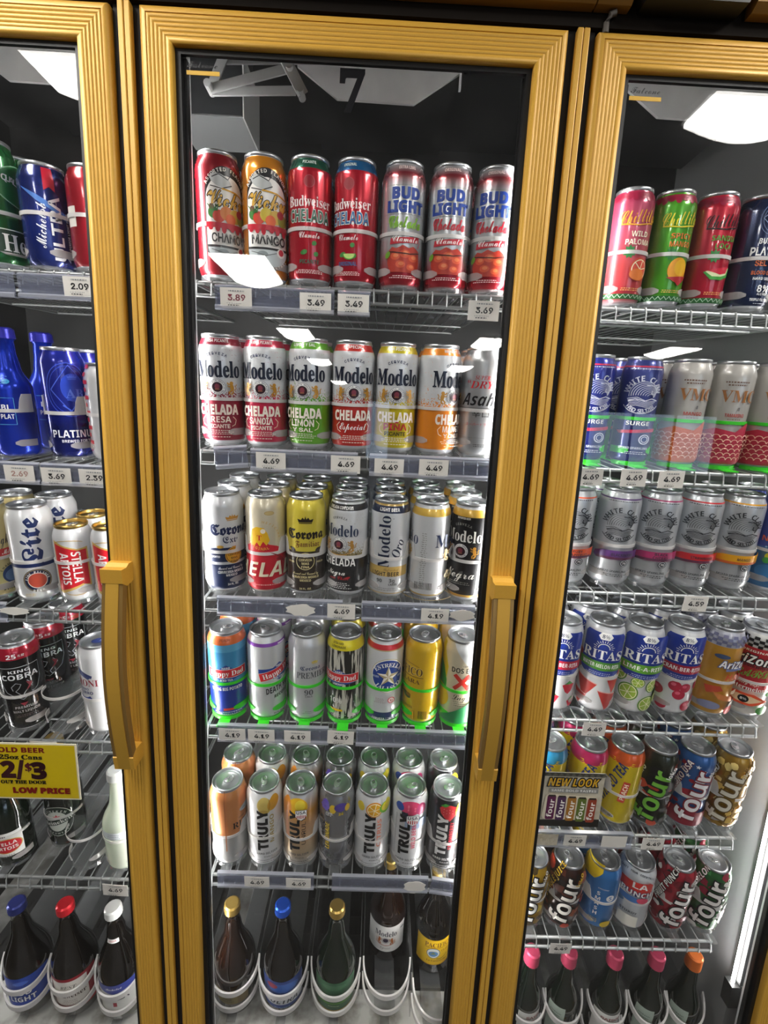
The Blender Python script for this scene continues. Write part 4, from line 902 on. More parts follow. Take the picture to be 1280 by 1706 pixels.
def twist(c, nm):
    def art(p):
        for i in range(11): a = pi+pi*i/10; p.P([(4+16*cos(a-.12), 164+10*sin(a-.12)), (4+16*cos(a+.12), 164+10*sin(a+.12)), (4+24*cos(a), 164+17*sin(a))], 'f0c81c')
        p.T('TWISTED TEA', -12, 100, 20, '1c2c6a', 'I', w=118, rot=72, sh=.1)
        p.R(16, 92, 13, 52, 'b8402a' if nm == 'PEACH' else c, rot=-6); p.T(nm, 16, 92, 8.6, 'f2e8d0', 'S', w=40, rot=84); p.lines(-4, 24, 30, 1, '4a4a1c', 2); p.T('5% ALC/VOL', -8, 26, 3.6, '2c2c3c', 'S', w=22)
    return art
def fourl(side, c4, col, ex=None, out='k', sc='f0f0ec'):
    def art(p):
        if ex: ex(p)
        p.T('four', 8, 88, 34, c4, 'S', w=128, rot=82, ol=(out, .035))
        p.T(side, -21, 128, 10.5, sc, 'I', w=9*len(side)+8, rot=76, ol=(out, .04)); p.T('loko', 31, 148, 8.5, sc, 'S', w=30, rot=70)
    return art
def blobs(cols, n, seed, rmin=5, rmax=13):
    def f(p):
        r = random.Random(seed)
        for i in range(n):
            u, z, q = r.uniform(-58, 58), r.uniform(12, 168), r.uniform(rmin, rmax); c = r.choice(cols); k = 7
            p.P([(u+q*r.uniform(.6, 1.2)*cos(2*pi*i_/k), z+q*r.uniform(.6, 1.2)*sin(2*pi*i_/k)) for i_ in range(k)], c)
    return f
def smash(p): p.P([(-58, 176), (12, 178), (10, 158), (-4, 138), (-58, 130)], 'd8b81c'); p.T('CYCLONE', 18, 120, 3, 'dddddd', 'S', w=22); p.E(36, 96, 9, 9, 'f0f0ee'); p.T('S', 36, 96, 10, '2c6ab0', 'S')
def smash2(p):
    smash(p)
    for i, ch in enumerate('SMASH'): p.T(ch, 10, 106-14*i, 9.5, 'f2f2ee', 'S')
    p.lines(8, 34, 24, 3, 'd8c060', 1.6, 3.4); p.E(36, 22, 12, 9, 'd8b81c')
def lapu(p): p.A('CRAFT YOUR COCKTAIL', 0, 60, 100, 4, '333a44', 'S', 22, -22); p.P([(-34, 116), (-30, 138), (30, 144), (38, 138), (38, 112), (8, 104)], 'c8342c'); p.T('LA', 12, 132, 15, 'f4f4f0', 'S', w=30); p.T('PUNCH', 8, 110, 13, 'f4f4f0', 'S', w=62, ol=('2c3a6a', .045)); p.E(-6, 92, 30, 8, '4a78b8'); p.E(22, 94, 12, 8, 'd8506a'); p.E(-26, 80, 14, 7, '5a7a9c'); p.T('STURDY', 0, 56, 6, '333a44', 'S', w=34); p.lines(0, 44, 34, 5, '9aa0a8', 1.5, 4); p.R(0, 36, 36, 30, 'd9d6cc')
def heinek(p): p.E(0, 126, 58, 34, '8fb89a', 40); p.E(0, 126, 56, 32.5, '0f6a30', 40); p.A('PREMIUM QUALITY', -46, 62, 74, 9, 'e8ece4', 'S', 30, -30); p.T('Heineken', 4, 34, 26, 'f2f2ee', 'B', w=118); p.R(0, 58, 200, 1.6, 'd8dcd4'); p.R(0, 40, 220, 34, '10301c'); p.T('Heineken', 4, 38, 26, 'f2f2ee', 'B', w=118)
def ultra(p): p.P([(2, 150), (18, 150), (18, 116), (10, 122), (2, 116)], 'b01c30'); p.P([(-34, 120), (-10, 100), (44, 70), (44, 80), (-8, 108)], '4a78c0'); p.T('ULTRA', 14, 62, 17, 'f0f2f4', 'h', w=96, rot=90); p.T('Michelob', -8, 64, 15, 'f0f2f4', 'C', w=66, rot=84); p.T('SUPERIOR LIGHT BEER', 33, 58, 4.4, 'd8dce4', 'S', w=62, rot=90); p.L([(24, 22), (30, 14), (30, 24)], 2, 'b8bcc4')
def plat_blue(p): p.O(2, 122, 36, 46, 1.2, '3a56d0'); p.O(2, 122, 31, 41, 1, '2c46b8'); p.L([(-26, 122), (4, 164), (36, 122), (4, 80), (-26, 122)], 1.6, '4a66d8'); p.E(8, 126, 19, 24, '2444c0'); p.R(10, 116, 26, 24, '2a4cc8'); p.T('AB', 10, 116, 15, '6a8af0', 'B'); crown(p, 8, 142, 16, 7, '4a6ae0'); p.L([(-10, 96), (2, 86), (8, 96), (18, 84), (30, 92)], 2.4, '4a6ae0'); p.T('PLATINUM', 6, 46, 13, 'f0f2f6', 'S', w=78); p.T('BREWED FOR THE', 8, 33, 4.8, 'f0f2f6', 'S', w=54); p.T('/ 10oz', 8, 23, 5, 'c8d0e8', 'h', w=16)
def bottle_print(p): p.O(-10, 78, 14, 30, .01, 'w'); p.L([(-26, 58), (0, 58), (0, 104), (-26, 104)], .9, '5ab0d8'); p.T('BL', -12, 88, 9, 'f0f2f6', 'S'); p.T('PLAT', -12, 72, 8, 'f0f2f6', 'S', w=20); p.E(-8, 132, 7, 4, '3a9ac8', 10); p.lines(-10, 140, 14, 4, '2c6ab8', 1.6, 4)
def stripes(p):
    for i in range(12): p.R(-30+((i % 2) and 6), 20+13*i, 40, 6.6, 'c02c38')
def lite(p): p.T('Lite', -6, 122, 40, '1c2c5c', 'F', w=88, rot=90, ol=('1c2c5c', .012)); p.R(0, 74, 220, 7, '1c2c5c'); p.E(0, 44, 23, 23, '1c2440'); p.O(0, 44, 21.8, 21.8, .8, 'c9b27a'); p.E(0, 44, 15.6, 15.6, 'e8e4dc'); p.E(0, 44, 14.4, 14.4, 'b84a38'); p.A('FINE PILSNER', 0, 44, 17.2, 3.8, 'f2f2ee', 'S', 80, -80); p.A('BEER', 0, 44, 20.6, 3.8, 'f2f2ee', 'S', 160, 200, True); p.lines(-14, 18, 16, 2, 'd8c080', 1.5, 3)
def hilife(p): p.T('High Life', 22, 118, 20, '1c2440', 'C', w=60); p.R(22, 92, 40, 14, 'c02c30'); p.T('Miller', 22, 92, 9, 'f2f2ee', 'C', w=30); p.E(20, 46, 18, 18, '2c4470'); p.E(20, 44, 14, 12, '5a78a0'); p.A('CHAMPAGNE', 20, 46, 21, 4, '2c2c20', 'S', 60, -60); p.lines(14, 22, 30, 2, '3a3a20', 2, 4)
def stella(p): p.P([(-32, 126), (-12, 116), (10, 108), (28, 110), (28, 30), (16, 36), (-2, 28), (-24, 20), (-32, 24)], 'c9a85a'); p.P([(-30, 120), (-10, 112), (10, 105), (25, 106), (25, 34), (12, 38), (-4, 32), (-24, 26), (-30, 28)], 'c8202c'); p.T('STELLA', 7, 72, 15, 'f4f2ee', 'S', w=62, rot=-90); p.T('ARTOIS', -13, 70, 15, 'f4f2ee', 'S', w=64, rot=-90); p.O(-4, 118, 26, 8, 1.2, 'b8943c', t0=20, t1=160); p.O(2, 24, 22, 8, 1.2, 'b8943c', t0=200, t1=330); p.E(42, 70, 7, 11, 'c9b27a', 14)
def cobra(p): p.T('25', -8, 170, 9, 'f0f0f0', 'I', w=16); p.T('FL OZ', 8, 170, 4.4, 'f0f0f0', 'I', w=10); p.L([(-34, 146), (34, 146), (34, 112), (26, 92), (0, 74), (-26, 92), (-34, 112), (-34, 146)], 1.1, 'b8bcc0'); p.T('KING', 0, 137, 6, 'e4e6e8', 'S', w=34); p.T('COBRA', 0, 125, 11, 'e4e6e8', 'S', w=62); p.L([(-14, 96), (-16, 104), (-8, 112), (0, 108), (-4, 100), (-10, 94), (-2, 84)], 1, 'b8bcc0'); p.L([(10, 114), (18, 104), (8, 94), (2, 86), (6, 78)], 1.4, 'b8bcc0'); p.P([(8, 112), (18, 108), (14, 98), (6, 92), (12, 102)], '8c2434'); p.T('PREMIUM', 2, 57, 5.4, 'a8a4a4', 'S', w=36); p.T('MALT LIQUOR', 2, 48, 5, 'a8a4a4', 'S', w=44); p.lines(2, 40, 40, 2, '5a4a4c', 1.2, 3); p.P([(-6, 68), (0, 60), (6, 68)], '8c2434')
def peroni(p): p.P([(-20, 148), (20, 130), (22, 136), (-18, 154)], '26346e'); p.P([(-16, 146), (18, 132), (14, 128), (-14, 140)], '3a4a80'); p.T('PERONI', -2, 120, 14, '8e1c2c', 'B', w=66); p.T('NASTRO', -2, 106, 5, '26346e', 'S', w=28); p.T('AZZURRO', -2, 98, 6.5, '26346e', 'S', w=44); p.O(0, 110, 30, 30, 7, '2c3c80', 24, t0=235, t1=305)
# ------------------------------------------------------------------ the cans behind the middle door
XC = dict(C1=[.0769, .1521, .2305, .3083, .3877, .4673, .5425], C2=[.0759, .1541, .2342, .3122, .3907, .4674, .5455], C3=[.0744, .1549, .2318, .3118, .3918, .4685, .5432],
          C4=[.0779, .1557, .2371, .3145, .3932, .4704, .5441], C5=[.0755, .15, .228, .3024, .381, .4621, .5406],
          R1=[.7771, .8478, .9209, .9994], R2=[.7484, .8332, .9205, .9991, 1.078], R3=[.7402, .8249, .9017, .9801, 1.0591, 1.1389], R4=[.7465, .8297, .9076, .9883, 1.0677, 1.1424],
          R5=[.7471, .8322, .9089, .9791, 1.0579, 1.1363], R6=[.7404, .8188, .8992, .9759, 1.0634, 1.1424])
for row, xs in XC.items():           # keep lane pitch: neighbours never closer than a can and its tray walls
    for i in range(1, len(xs)):
        if row[0] == 'C' and xs[i]-xs[i-1] < .0768: xs[i] = xs[i-1]+.0768
c1 = [(vicky('9c1626', 'CHAMOY'), 'red can with oval bull badge', 'tall red can with a black-edged oval bull badge, leftmost on the top middle shelf', 21),
      (vicky('d98a1a', 'MANGO'), 'orange can with oval bull badge', 'tall orange can with a black-edged oval bull badge, second on the top middle shelf', 7),
      (chelada_bud('1f5c48', 'PICANTE', False), 'red can with green neck', 'tall glossy red can with a green neck and green CHELADA lettering', 6),
      (chelada_bud('1c5f94', 'ORIGINAL', True), 'red can with blue neck', 'tall glossy red can with a blue neck and blue CHELADA lettering', -17),
      (bud_chel('7ab02c', 'EXTRA LIME'), 'silver can with lime green script', 'tall silver and red can with lime green script under bold blue letters', 4),
      (bud_chel('b0182c', 'ORIGINAL'), 'silver can with red script, sixth on the top shelf', 'silver and red can with red script, second from right on the top middle shelf', -7),
      (bud_chel('b0182c', 'ORIGINAL'), 'silver can with red script, last on the top shelf', 'tall silver and red can with red script, rightmost on the top middle shelf', -17)]
for (d, sh, lb, rot), x in zip(c1, XC['C1']): can('C1', x, d, lb, rot, 1, short=sh)
c2 = [(modelo('8c1530', 'FRESA PICANTE', 'FRESA', 'PICANTE', 1), 'dark red and white can', 'white can with a dark crimson lower half and neck, leftmost on the second middle shelf', 8),
      (modelo('c01f45', 'SANDIA PICANTE', 'SANDÍA', 'PICANTE', 1), 'pinkish red and white can', 'white can with a pinkish red lower half and neck, beside the dark crimson one', 0),
      (modelo('5fa51e', 'LIMON Y SAL', 'LIMÓN', 'Y SAL', 1), 'green and white can', 'white can with a bright green lower half and neck on the second middle shelf', -11),
      (modelo('bf2418', 'ESPECIAL', 'Especial', '', 1), 'orange-red and white can', 'white can with orange-red lower half and cursive word, centre of second middle shelf', 3),
      (modelo('c9b80e', 'PIÑA PICANTE', 'PIÑA', 'PICANTE', 1), 'yellow and white can', 'white can with a yellow lower half and neck on the second middle shelf', 2),
      (modelo('e8891c', 'MANGO Y CHILE', 'MANGO', 'Y CHILE', 1), 'orange and white can', 'white can with an orange lower half, turned to the right, on the second middle shelf', 38),
      (dict(n='asahi', ramp=[(0, 'silver'), (56, 'c4c7ca'), (150, 'd2d4d6'), (190, 'c6c9cc')], interp='LINEAR', metal=.75, rough=.3, art=asahi), 'plain silver can with black diagonal lettering', 'silver can with red and black diagonal lettering, rightmost on the second middle shelf', -17)]
for (d, sh, lb, rot), x in zip(c2, XC['C2']): can('C2', x, d, lb, rot, 1, short=sh)
GL = dict(lid=ALU_G)
c3 = [(dict(n='coronax', ramp=[(0, 'silver'), (9, 'd8dadc'), (185, 'silver')], metal=.25, rough=.35, art=corona_x), 'white and navy can with blackletter', 'white can with navy lower panels and blackletter name, leftmost on the third middle shelf', 26),
      (dict(n='redmount', ramp=[(0, 'silver'), (9, 'c8bfa6'), (160, 'd6cdb4'), (192, 'c8bfa6')], interp='LINEAR', metal=.35, rough=.33, art=red_mount), 'cream can with red mountain and flame', 'cream can with a red mountain, yellow flame and huge pale letters', 15),
      (dict(n='familiar', ramp=[(0, 'silver'), (8, '2a1c10'), (89, 'd8c640'), (186, 'silver')], metal=.3, rough=.33, art=familiar), 'yellow and dark brown can', 'yellow can with a dark brown lower half and a black crown', 4),
      (dict(n='negrachel', ramp=[(0, 'silver'), (12, '17171a'), (88, 'd2d4d6'), (171, '17171a'), (182, 'silver')], speck=('8a7a4a', 84, 104), metal=.25, rough=.33, art=negra_chel), 'white can with black neck and lower half', 'white can with black neck and black lower half, centre of third middle shelf', -23),
      (dict(n='oro', ramp=[(0, 'silver'), (12, 'd3d5d7'), (169, '14213f'), (182, 'c2a25a')], metal=.35, rough=.33, art=oro, lid=ALU_G), 'white can with upright navy lettering and gold lid', 'white can with upright navy lettering, navy neck and gold lid on the third middle shelf', -7),
      (dict(n='especial', ramp=[(0, 'silver'), (8, 'c2a25a'), (12, 'd0d2d4'), (166, 'd9b24a'), (180, 'silver')], metal=.3, rough=.33, art=especial), 'silver-white can with gold neck turned sideways', 'silver-white can with a gold neck, turned so its small print side shows', -18),
      (dict(n='negra', ramp=[(0, 'silver'), (9, 'c99a3a'), (13, '141417'), (168, 'd8ac44'), (181, 'silver')], metal=.3, rough=.3, art=negra), 'black can with gold neck', 'black can with a gold neck and white name, rightmost on the third middle shelf', -32)]
for (d, sh, lb, rot), x in zip(c3, XC['C3']): can('C3', x, d, lb, rot, 2, short=sh, tray_st='flap')
c4 = [(dict(n='peachdad', ramp=[(0, 'silver'), (8, '16359a'), (78, '1c3f9c'), (79, '3f95c8'), (150, '5fb0d8'), (165, '5aa8d0'), (166, 'e07038'), (182, 'silver')], interp='CONSTANT', metal=.35, rough=.28, art=peach_dad), 'blue can with orange neck', 'two-tone blue can with orange neck and red banner, leftmost in the green trays', 14),
      (dict(n='grapedad', ramp=[(0, 'silver'), (8, 'd4d6d8'), (165, '8a4ab0'), (172, 'd4d6d8'), (182, 'silver')], metal=.4, rough=.33, art=grape_dad), 'silver-white can with purple neck ring', 'silver-white can with a purple neck ring and tilted red banner in a green tray', 28),
      (dict(n='premier', ramp=[(0, 'silver'), (8, 'cbcdd0'), (182, 'silver')], metal=.5, rough=.33, art=premier), 'plain silver can with thin grey capitals', 'plain silver can with thin grey capitals in a green tray', 20),
      (dict(n='lemondad', ramp=[(0, 'silver'), (8, '14130f'), (164, 'd8c91a'), (183, 'silver')], tex=('cfccc0', 60, (3, 3, .25), .5, .54, 8, 164), metal=.25, rough=.33, art=lemon_dad), 'black and white bark-patterned can', 'black and white bark-patterned can with a yellow neck in a green tray', -17),
      (dict(n='estrella', ramp=[(0, 'silver'), (10, '1c2c60'), (28, 'd6d8da'), (166, 'b9a878'), (168, 'c02c34'), (178, 'silver')], metal=.25, rough=.33, art=estrella), 'white can with blue oval and pale star', 'white can with blue oval, pale star and red neck ring in a green tray', 12),
      (dict(n='pacifico', ramp=[(0, 'silver'), (8, 'dcb10c'), (184, 'silver')], metal=.3, rough=.28, art=pacifico), 'bright yellow can', 'bright yellow can with brown lettering turned to the left in a green tray', -30),
      (dict(n='dosxx', ramp=[(0, 'silver'), (8, 'd9cfb4'), (184, 'silver')], metal=.25, rough=.33, art=dosxx), 'beige and green can with red crosses', 'beige, green and yellow can with two red crosses, rightmost among the green trays', -8)]
for (d, sh, lb, rot), x in zip(c4, XC['C4']): can('C4', x, d, lb, rot, 1, short=sh, tray_st='green')
def fr_peach(p): p.E(26, 166, 20, 20, 'd8824a', 18); p.E(26, 140, 18, 8, 'b8c4c8', 18); p.T('light', 26, 140, 5, '444a4c', 'C', w=20); p.T('RITA', 14, 106, 15, '2c1c12', 'B', w=44); p.T('LIME', 12, 122, 4, '5a3a24', 'B', w=14); p.lines(14, 94, 30, 1, '5a3a24', 1.5); p.lines(14, 84, 26, 1, '5a3a24', 2.2); p.R(-22, 120, 2, 150, 'b06a38')
c5 = [(dict(n='peachc', ramp=[(0, 'silver'), (10, 'b8b8b4'), (84, 'd48a50'), (190, 'silver')], metal=.45, rough=.3, art=fr_peach), 'copper orange can with silver base', 'copper orange can with a silver base, leftmost on the fifth middle shelf', 38),
      (dict(n='tr_lemon', ramp=[(0, 'silver'), (8, 'd9dadb'), (190, 'silver')], metal=.25, rough=.33, art=truly(f_lemonpale, 0, side=('MANGO', 'a8935a'))), 'white can with a pale lemon', 'white can with upright black letters under a pale lemon on the fifth middle shelf', 19),
      (dict(n='tr_mango', ramp=[(0, 'silver'), (8, 'b9b9b7'), (44, 'c2aa86'), (120, 'd9a878'), (150, 'e0a03c'), (190, 'silver')], interp='LINEAR', metal=.5, rough=.28, art=truly(f_mango, 0, usa=True, side=('UNRULY', 'k', 'n'))), 'orange can with shield crest', 'orange and silver can with a striped shield crest and upright black letters', -2),
      (dict(n='tr_berry', ramp=[(0, 'silver'), (8, '8a8b8e'), (60, '9a9b9e'), (190, 'silver')], metal=.75, rough=.25, art=truly(f_berry, 0, logo=None, side=None, extra=lambda p: (p.T('UNRULY', -22, 96, 15, 'k', 'I', w=92, rot=90), p.T('LEMONADE', -6, 92, 9, 'e0c020', 'I', w=70, rot=90), [p.P([(40, 126-12*i), (60, 136-12*i), (60, 130-12*i), (40, 120-12*i)], '2a2a2e') for i in range(6)]))), 'dark silver can with purple flowers', 'dark silver can with purple flowers and upright yellow lettering', -16),
      (dict(n='tr_citrus', ramp=[(0, 'silver'), (8, 'd9dadb'), (190, 'silver')], metal=.25, rough=.33, art=truly(f_citrus, 0, side=('CITRUS', 'e08a70'))), 'white can with orange and lime slices', 'white can with upright black letters under an orange slice and limes', 8),
      (dict(n='tr_wild', ramp=[(0, 'silver'), (8, 'd9dadb'), (190, 'silver')], metal=.25, rough=.33, art=truly(f_wild, 0, usa=True, side=('WILD BERRY', 'd8506a'), extra=lambda p: p.lines(-26, 150, 5, 26, '555555', 1.4, 4))), 'white can with berries and shield crest', 'white can with pink berries, a blackberry and a striped shield crest', -5),
      (dict(n='tr_straw', ramp=[(0, 'silver'), (8, '26262a'), (188, 'silver')], metal=.3, rough=.28, art=truly(f_straw, 0, 'f2f2f0', 'f2f2f0', side=('STRAWBERRY', 'c8283c'))), 'black can with a strawberry', 'black can with upright white letters under a strawberry, rightmost on the fifth middle shelf', -8)]
for (d, sh, lb, rot), x in zip(c5, XC['C5']): can('C5', x, d, lb, rot, 1, short=sh, tray_st='flap')
# ------------------------------------------------------------------ the cans behind the right door
r1 = [(dict(n='ch1', ramp=[(0, 'silver'), (10, 'c83c48'), (60, 'c84a4c'), (120, 'b8506a'), (180, '9c2c4c')], interp='LINEAR', metal=.35, rough=.28, art=chill('e0a02c', ('WILD', 'PALOMA'), 'f0e8d0', fr_palo)), 'pink can with yellow script', 'pink can with yellow script and a grapefruit, leftmost on the top right shelf', 0, .0345),
      (dict(n='ch2', ramp=[(0, 'silver'), (10, '4a9a22'), (176, 'silver')], metal=.35, rough=.28, art=chill('d8c82c', ('SPICY', 'MANGO'), 'd8702c', fr_mang)), 'green can with yellow script', 'bright green can with yellow script and a mango on the top right shelf', 0, .0345),
      (dict(n='ch3', ramp=[(0, 'silver'), (10, 'b81c34'), (176, 'silver')], metal=.35, rough=.28, art=chill('1c1014', ('SANDIA', 'LOCA'), '4a9a3c', fr_water)), 'red can with black script', 'red can with black script and a watermelon slice on the top right shelf', 0, .0345),
      (dict(n='plat_s', ramp=[(0, 'silver'), (8, '14244a'), (172, '5a3024'), (184, 'silver')], metal=.4, rough=.25, art=platinum_s), 'navy can with white capitals', 'dark navy can with white capitals, rightmost on the top right shelf', 0, .037)]
for (d, sh, lb, rot, R), x in zip(r1, XC['R1']): can('R1', x, d, lb, rot, 1, R=R, short=sh)
VM = dict(metal=.35, rough=.4)
r2 = [(dict(n='wcn', ramp=[(0, 'silver'), (6, '1c2470'), (100, '2a3590'), (184, '2a3590')], interp='LINEAR', metal=.45, rough=.28, art=claw('b82c48', '', 'd0d4e4')), 'dark blue can with wave circle, nearest the gold stile', 'dark blue can with a white wave circle, leftmost on the second right shelf', -13, .0335),
      (dict(n='wcn2', ramp=[(0, 'silver'), (6, '1c2470'), (100, '3c4688'), (184, '3a4488')], interp='LINEAR', metal=.45, rough=.28, art=claw('b82c48', '', 'd0d4e4')), 'dark blue can with wave circle, second on its shelf', 'dark blue can with a white wave circle, second on the second right shelf', -15, .0335),
      (dict(n='vmc1', ramp=[(0, 'silver'), (6, 'b9b6b0'), (188, 'b9b6b0')], art=vmc('c8622c', 'MANGO'), **VM), 'pale can with orange scales', 'pale silver can with copper letters and orange scale pattern on the second right shelf', -12, .0345),
      (dict(n='vmc2', ramp=[(0, 'silver'), (6, 'b9b6b0'), (188, 'b9b6b0')], art=vmc('b8324a', 'TAMARIND'), **VM), 'pale can with crimson scales, fourth on its shelf', 'pale silver can with copper letters and crimson scale pattern, fourth on the second right shelf', -19, .0345),
      (dict(n='vmc3', ramp=[(0, 'silver'), (6, 'b9b6b0'), (188, 'b9b6b0')], art=vmc('b02840', 'HIBISCUS'), **VM), 'pale can with crimson scales, at the picture edge', 'pale silver can with crimson scales, cut off by the right picture edge', -15, .0345)]
for (d, sh, lb, rot, R), x in zip(r2, XC['R2']): can('R2', x, d, lb, rot, 1, R=R, short=sh, tray_st='green')
def wc(c, nm): return dict(n='wc', ramp=[(0, 'silver'), (6, 'c6c9cc'), (185, 'silver')], metal=.5, rough=.33, art=claw(c, nm))
def bluefish(p): p.T('NEW', -14, 104, 10, 'e8603c', 'S', w=34); p.E(-6, 70, 14, 10, 'c8c82c'); p.E(-16, 62, 6, 6, '3fa04a'); [p.E(-30+9*i, 82+6*(i % 3), 2, 2, '8ab8e0', 8) for i in range(6)]; p.E(-10, 40, 20, 14, '3a7ab0')
r3 = [(wc('d8582c', 'RUBY|GRAPEFRUIT'), 'silver wave can with orange stripe', 'silver can with wave circle and orange stripe, leftmost on the third right shelf', -17),
      (wc('5a3472', 'BLACKBERRY'), 'silver wave can with purple stripe', 'silver can with a wave circle and a purple flavour stripe on the third right shelf', -19),
      (wc('a82c62', 'BLACK|CHERRY'), 'silver wave can with magenta stripe', 'silver can with a wave circle and a magenta flavour stripe on the third right shelf', -22),
      (wc('c8242c', 'STRAWBERRY'), 'silver wave can with red stripe', 'silver can with a wave circle and a red flavour stripe on the third right shelf', -24),
      (wc('e0a01c', 'MANGO'), 'silver wave can with yellow stripe', 'silver can with a wave circle and a yellow flavour stripe on the third right shelf', -25),
      (dict(n='bluef', ramp=[(0, 'silver'), (8, '2c6a9c'), (80, '2c5a98'), (88, '2a3a90'), (190, '2a3a90')], metal=.35, rough=.3, art=bluefish), 'deep blue can', 'deep blue can cut off by the right picture edge on the third shelf', -20)]
for (d, sh, lb, rot), x in zip(r3, XC['R3']): can('R3', x, d, lb, rot, 1, short=sh)
WRAMP = [(0, 'silver'), (8, 'd8d9da'), (184, 'silver')]
r4 = [(dict(n='ri1', ramp=WRAMP, metal=.2, rough=.33, art=ritas('STRAW-BER-RITA', 'b8243c', fr_slices('c8283c', 'straw'))), 'blue-topped can with strawberries', 'white can with a dark blue sunrise panel over strawberries, leftmost on the fourth right shelf', -15),
      (dict(n='ri2', ramp=WRAMP, metal=.2, rough=.33, art=ritas('WATER-MELON-RITA', '4a8a2c', fr_slices('c03a34', 'wedge'))), 'blue-topped can with watermelon wedges', 'white can with a dark blue sunrise panel over watermelon wedges on the fourth right shelf', -20),
      (dict(n='ri3', ramp=WRAMP, metal=.2, rough=.33, art=ritas('LIME-A-RITA', '5a9a2c', fr_slices('', 'lime'))), 'blue-topped can with limes', 'white can with a dark blue sunrise panel over lime slices on the fourth right shelf', -11),
      (dict(n='ri4', ramp=WRAMP, metal=.2, rough=.33, art=ritas('CRAN-BER-RITA', '9c1c34', fr_slices('', 'berry'))), 'blue-topped can with cranberries', 'white can with a dark blue sunrise panel over cranberries on the fourth right shelf', -19),
      (dict(n='azg', ramp=[(0, 'silver'), (8, 'c8922c'), (158, 'b9bbc8'), (186, 'silver')], metal=.35, rough=.3, art=az_gold), 'gold can with checkered top', 'gold can with a grey checkered top on the fourth right shelf', 0),
      (dict(n='azr', ramp=[(0, 'silver'), (8, 'd8d4cc'), (62, 'c02430'), (156, 'd8d8d4'), (184, 'silver')], metal=.3, rough=.3, art=az_red), 'red can with checkered top', 'red can with a black and white checkered top, rightmost on the fourth right shelf', -41)]
for (d, sh, lb, rot), x in zip(r4, XC['R4']): can('R4', x, d, lb, rot, 1, short=sh)
def camo(p): blobs(['1c1c16', '2c3a1c', 'b8442c', '101010'], 60, 3)(p)
def usa(p): blobs(['8c1c2c', '9c2434', 'e0e4ea'], 20, 5)(p); [p.X(-50+13*i, 160-9*(i % 4), 5, 2, 'e8ecf2') for i in range(9)]; p.R(10, 30, 130, 36, '8c1c30')
def goldb(p): blobs(['8a6a1c', 'd8b45a', 'e8d080'], 34, 9)(p)
TW = lambda n, c, nm: dict(n=n, ramp=[(0, 'silver'), (8, 'd6bf14'), (156, c), (181, 'silver')], metal=.35, rough=.28, art=twist(c, nm))
r5 = [(TW('tw1', '2a8ab8', 'LIGHT'), 'yellow can with blue shoulder', 'yellow can with bright blue shoulder, half hidden by the gold stile', -30),
      (TW('tw2', 'b8245c', 'HALF'), 'yellow can with pink shoulder', 'yellow can with a pink shoulder behind the square promotional card', -25),
      (TW('tw3', 'd85a1c', 'PEACH'), 'yellow can with orange shoulder', 'yellow can with orange shoulder and upright red panel on the fifth right shelf', -38),
      (dict(n='f_camo', ramp=[(0, 'silver'), (6, '24281a'), (182, 'silver')], metal=.4, rough=.28, art=fourl('CAMO', '6aa83a', 0, camo)), 'black camouflage can with green letters', 'black camouflage can with big upright green letters on the fifth right shelf', -42),
      (dict(n='f_usa', ramp=[(0, 'silver'), (6, '2c5a98'), (182, 'silver')], metal=.4, rough=.28, art=fourl('LOKO USA', 'e8e8ea', 0, usa, '7a1c2c')), 'blue and red starry can', 'blue and red starry can with upright white letters on the fifth right shelf', -29),
      (dict(n='f_gold', ramp=[(0, 'silver'), (6, 'b0862a'), (182, 'silver')], metal=.65, rough=.25, art=fourl('GOLD', 'd8d4c4', 0, goldb, '5a4410', 'd8d4c4')), 'shiny gold can with upright letters', 'shiny gold can with big upright pale letters, rightmost on the fifth right shelf', -45)]
for (d, sh, lb, rot), x in zip(r5, XC['R5']): can('R5', x, d, lb, rot, 1, short=sh, tray_st='flap')
r6 = [(dict(n='f_yel', ramp=[(0, 'silver'), (6, 'c8a01c'), (168, 'silver')], metal=.4, rough=.28, art=fourl('LEMON', 'e8e8e4', 0, blobs(['d8c040', '8a6a10', '3a2c0c'], 40, 11))), 'yellow camouflage can', 'yellow can with upright white letters by the gold stile, sixth right shelf', -20),
      (dict(n='f_jung', ramp=[(0, 'silver'), (6, '3a2018'), (168, 'silver')], metal=.4, rough=.28, art=fourl('JUNGLE JUICE', 'e8e4dc', 0, blobs(['5a2c1c', '1c1210', '8c4a2c', 'a83a24'], 46, 13), sc='d8b02c')), 'brown can with yellow side lettering', 'dark brown can with upright white letters and yellow side lettering on the sixth right shelf', -27),
      (dict(n='smash', ramp=[(0, 'silver'), (6, '2f74b8'), (168, 'silver')], metal=.35, rough=.28, art=smash2), 'sky blue and yellow can', 'sky blue can with a yellow shoulder and letters stacked downwards on the sixth right shelf', -43),
      (dict(n='lapu', ramp=[(0, 'silver'), (6, 'd0d4d8'), (168, 'silver')], metal=.3, rough=.33, art=lapu), 'white can with red cloud emblem', 'white can with a red emblem and blue brush strokes on the sixth right shelf', -34),
      (dict(n='f_punch', ramp=[(0, 'silver'), (6, 'a81c30'), (168, 'silver')], metal=.4, rough=.28, art=fourl('FRUIT PUNCH', 'eeeae6', 0, blobs(['e4e0dc', '1c1416', '7a1424', '8c1c2c'], 52, 17))), 'red, black and white camouflage can', 'red, black and white camouflage can with upright white letters on the sixth right shelf', -22),
      (dict(n='f_green', ramp=[(0, 'silver'), (6, '2c6a34'), (168, 'silver')], metal=.4, rough=.28, art=fourl('WATERMELON', 'eeeae6', 0, blobs(['8c1c34', '1c3a20', '3f8a4a', 'd8d8d4'], 48, 19))), 'green and crimson camouflage can', 'green and crimson camouflage can with upright white letters, rightmost on the sixth right shelf', -41)]
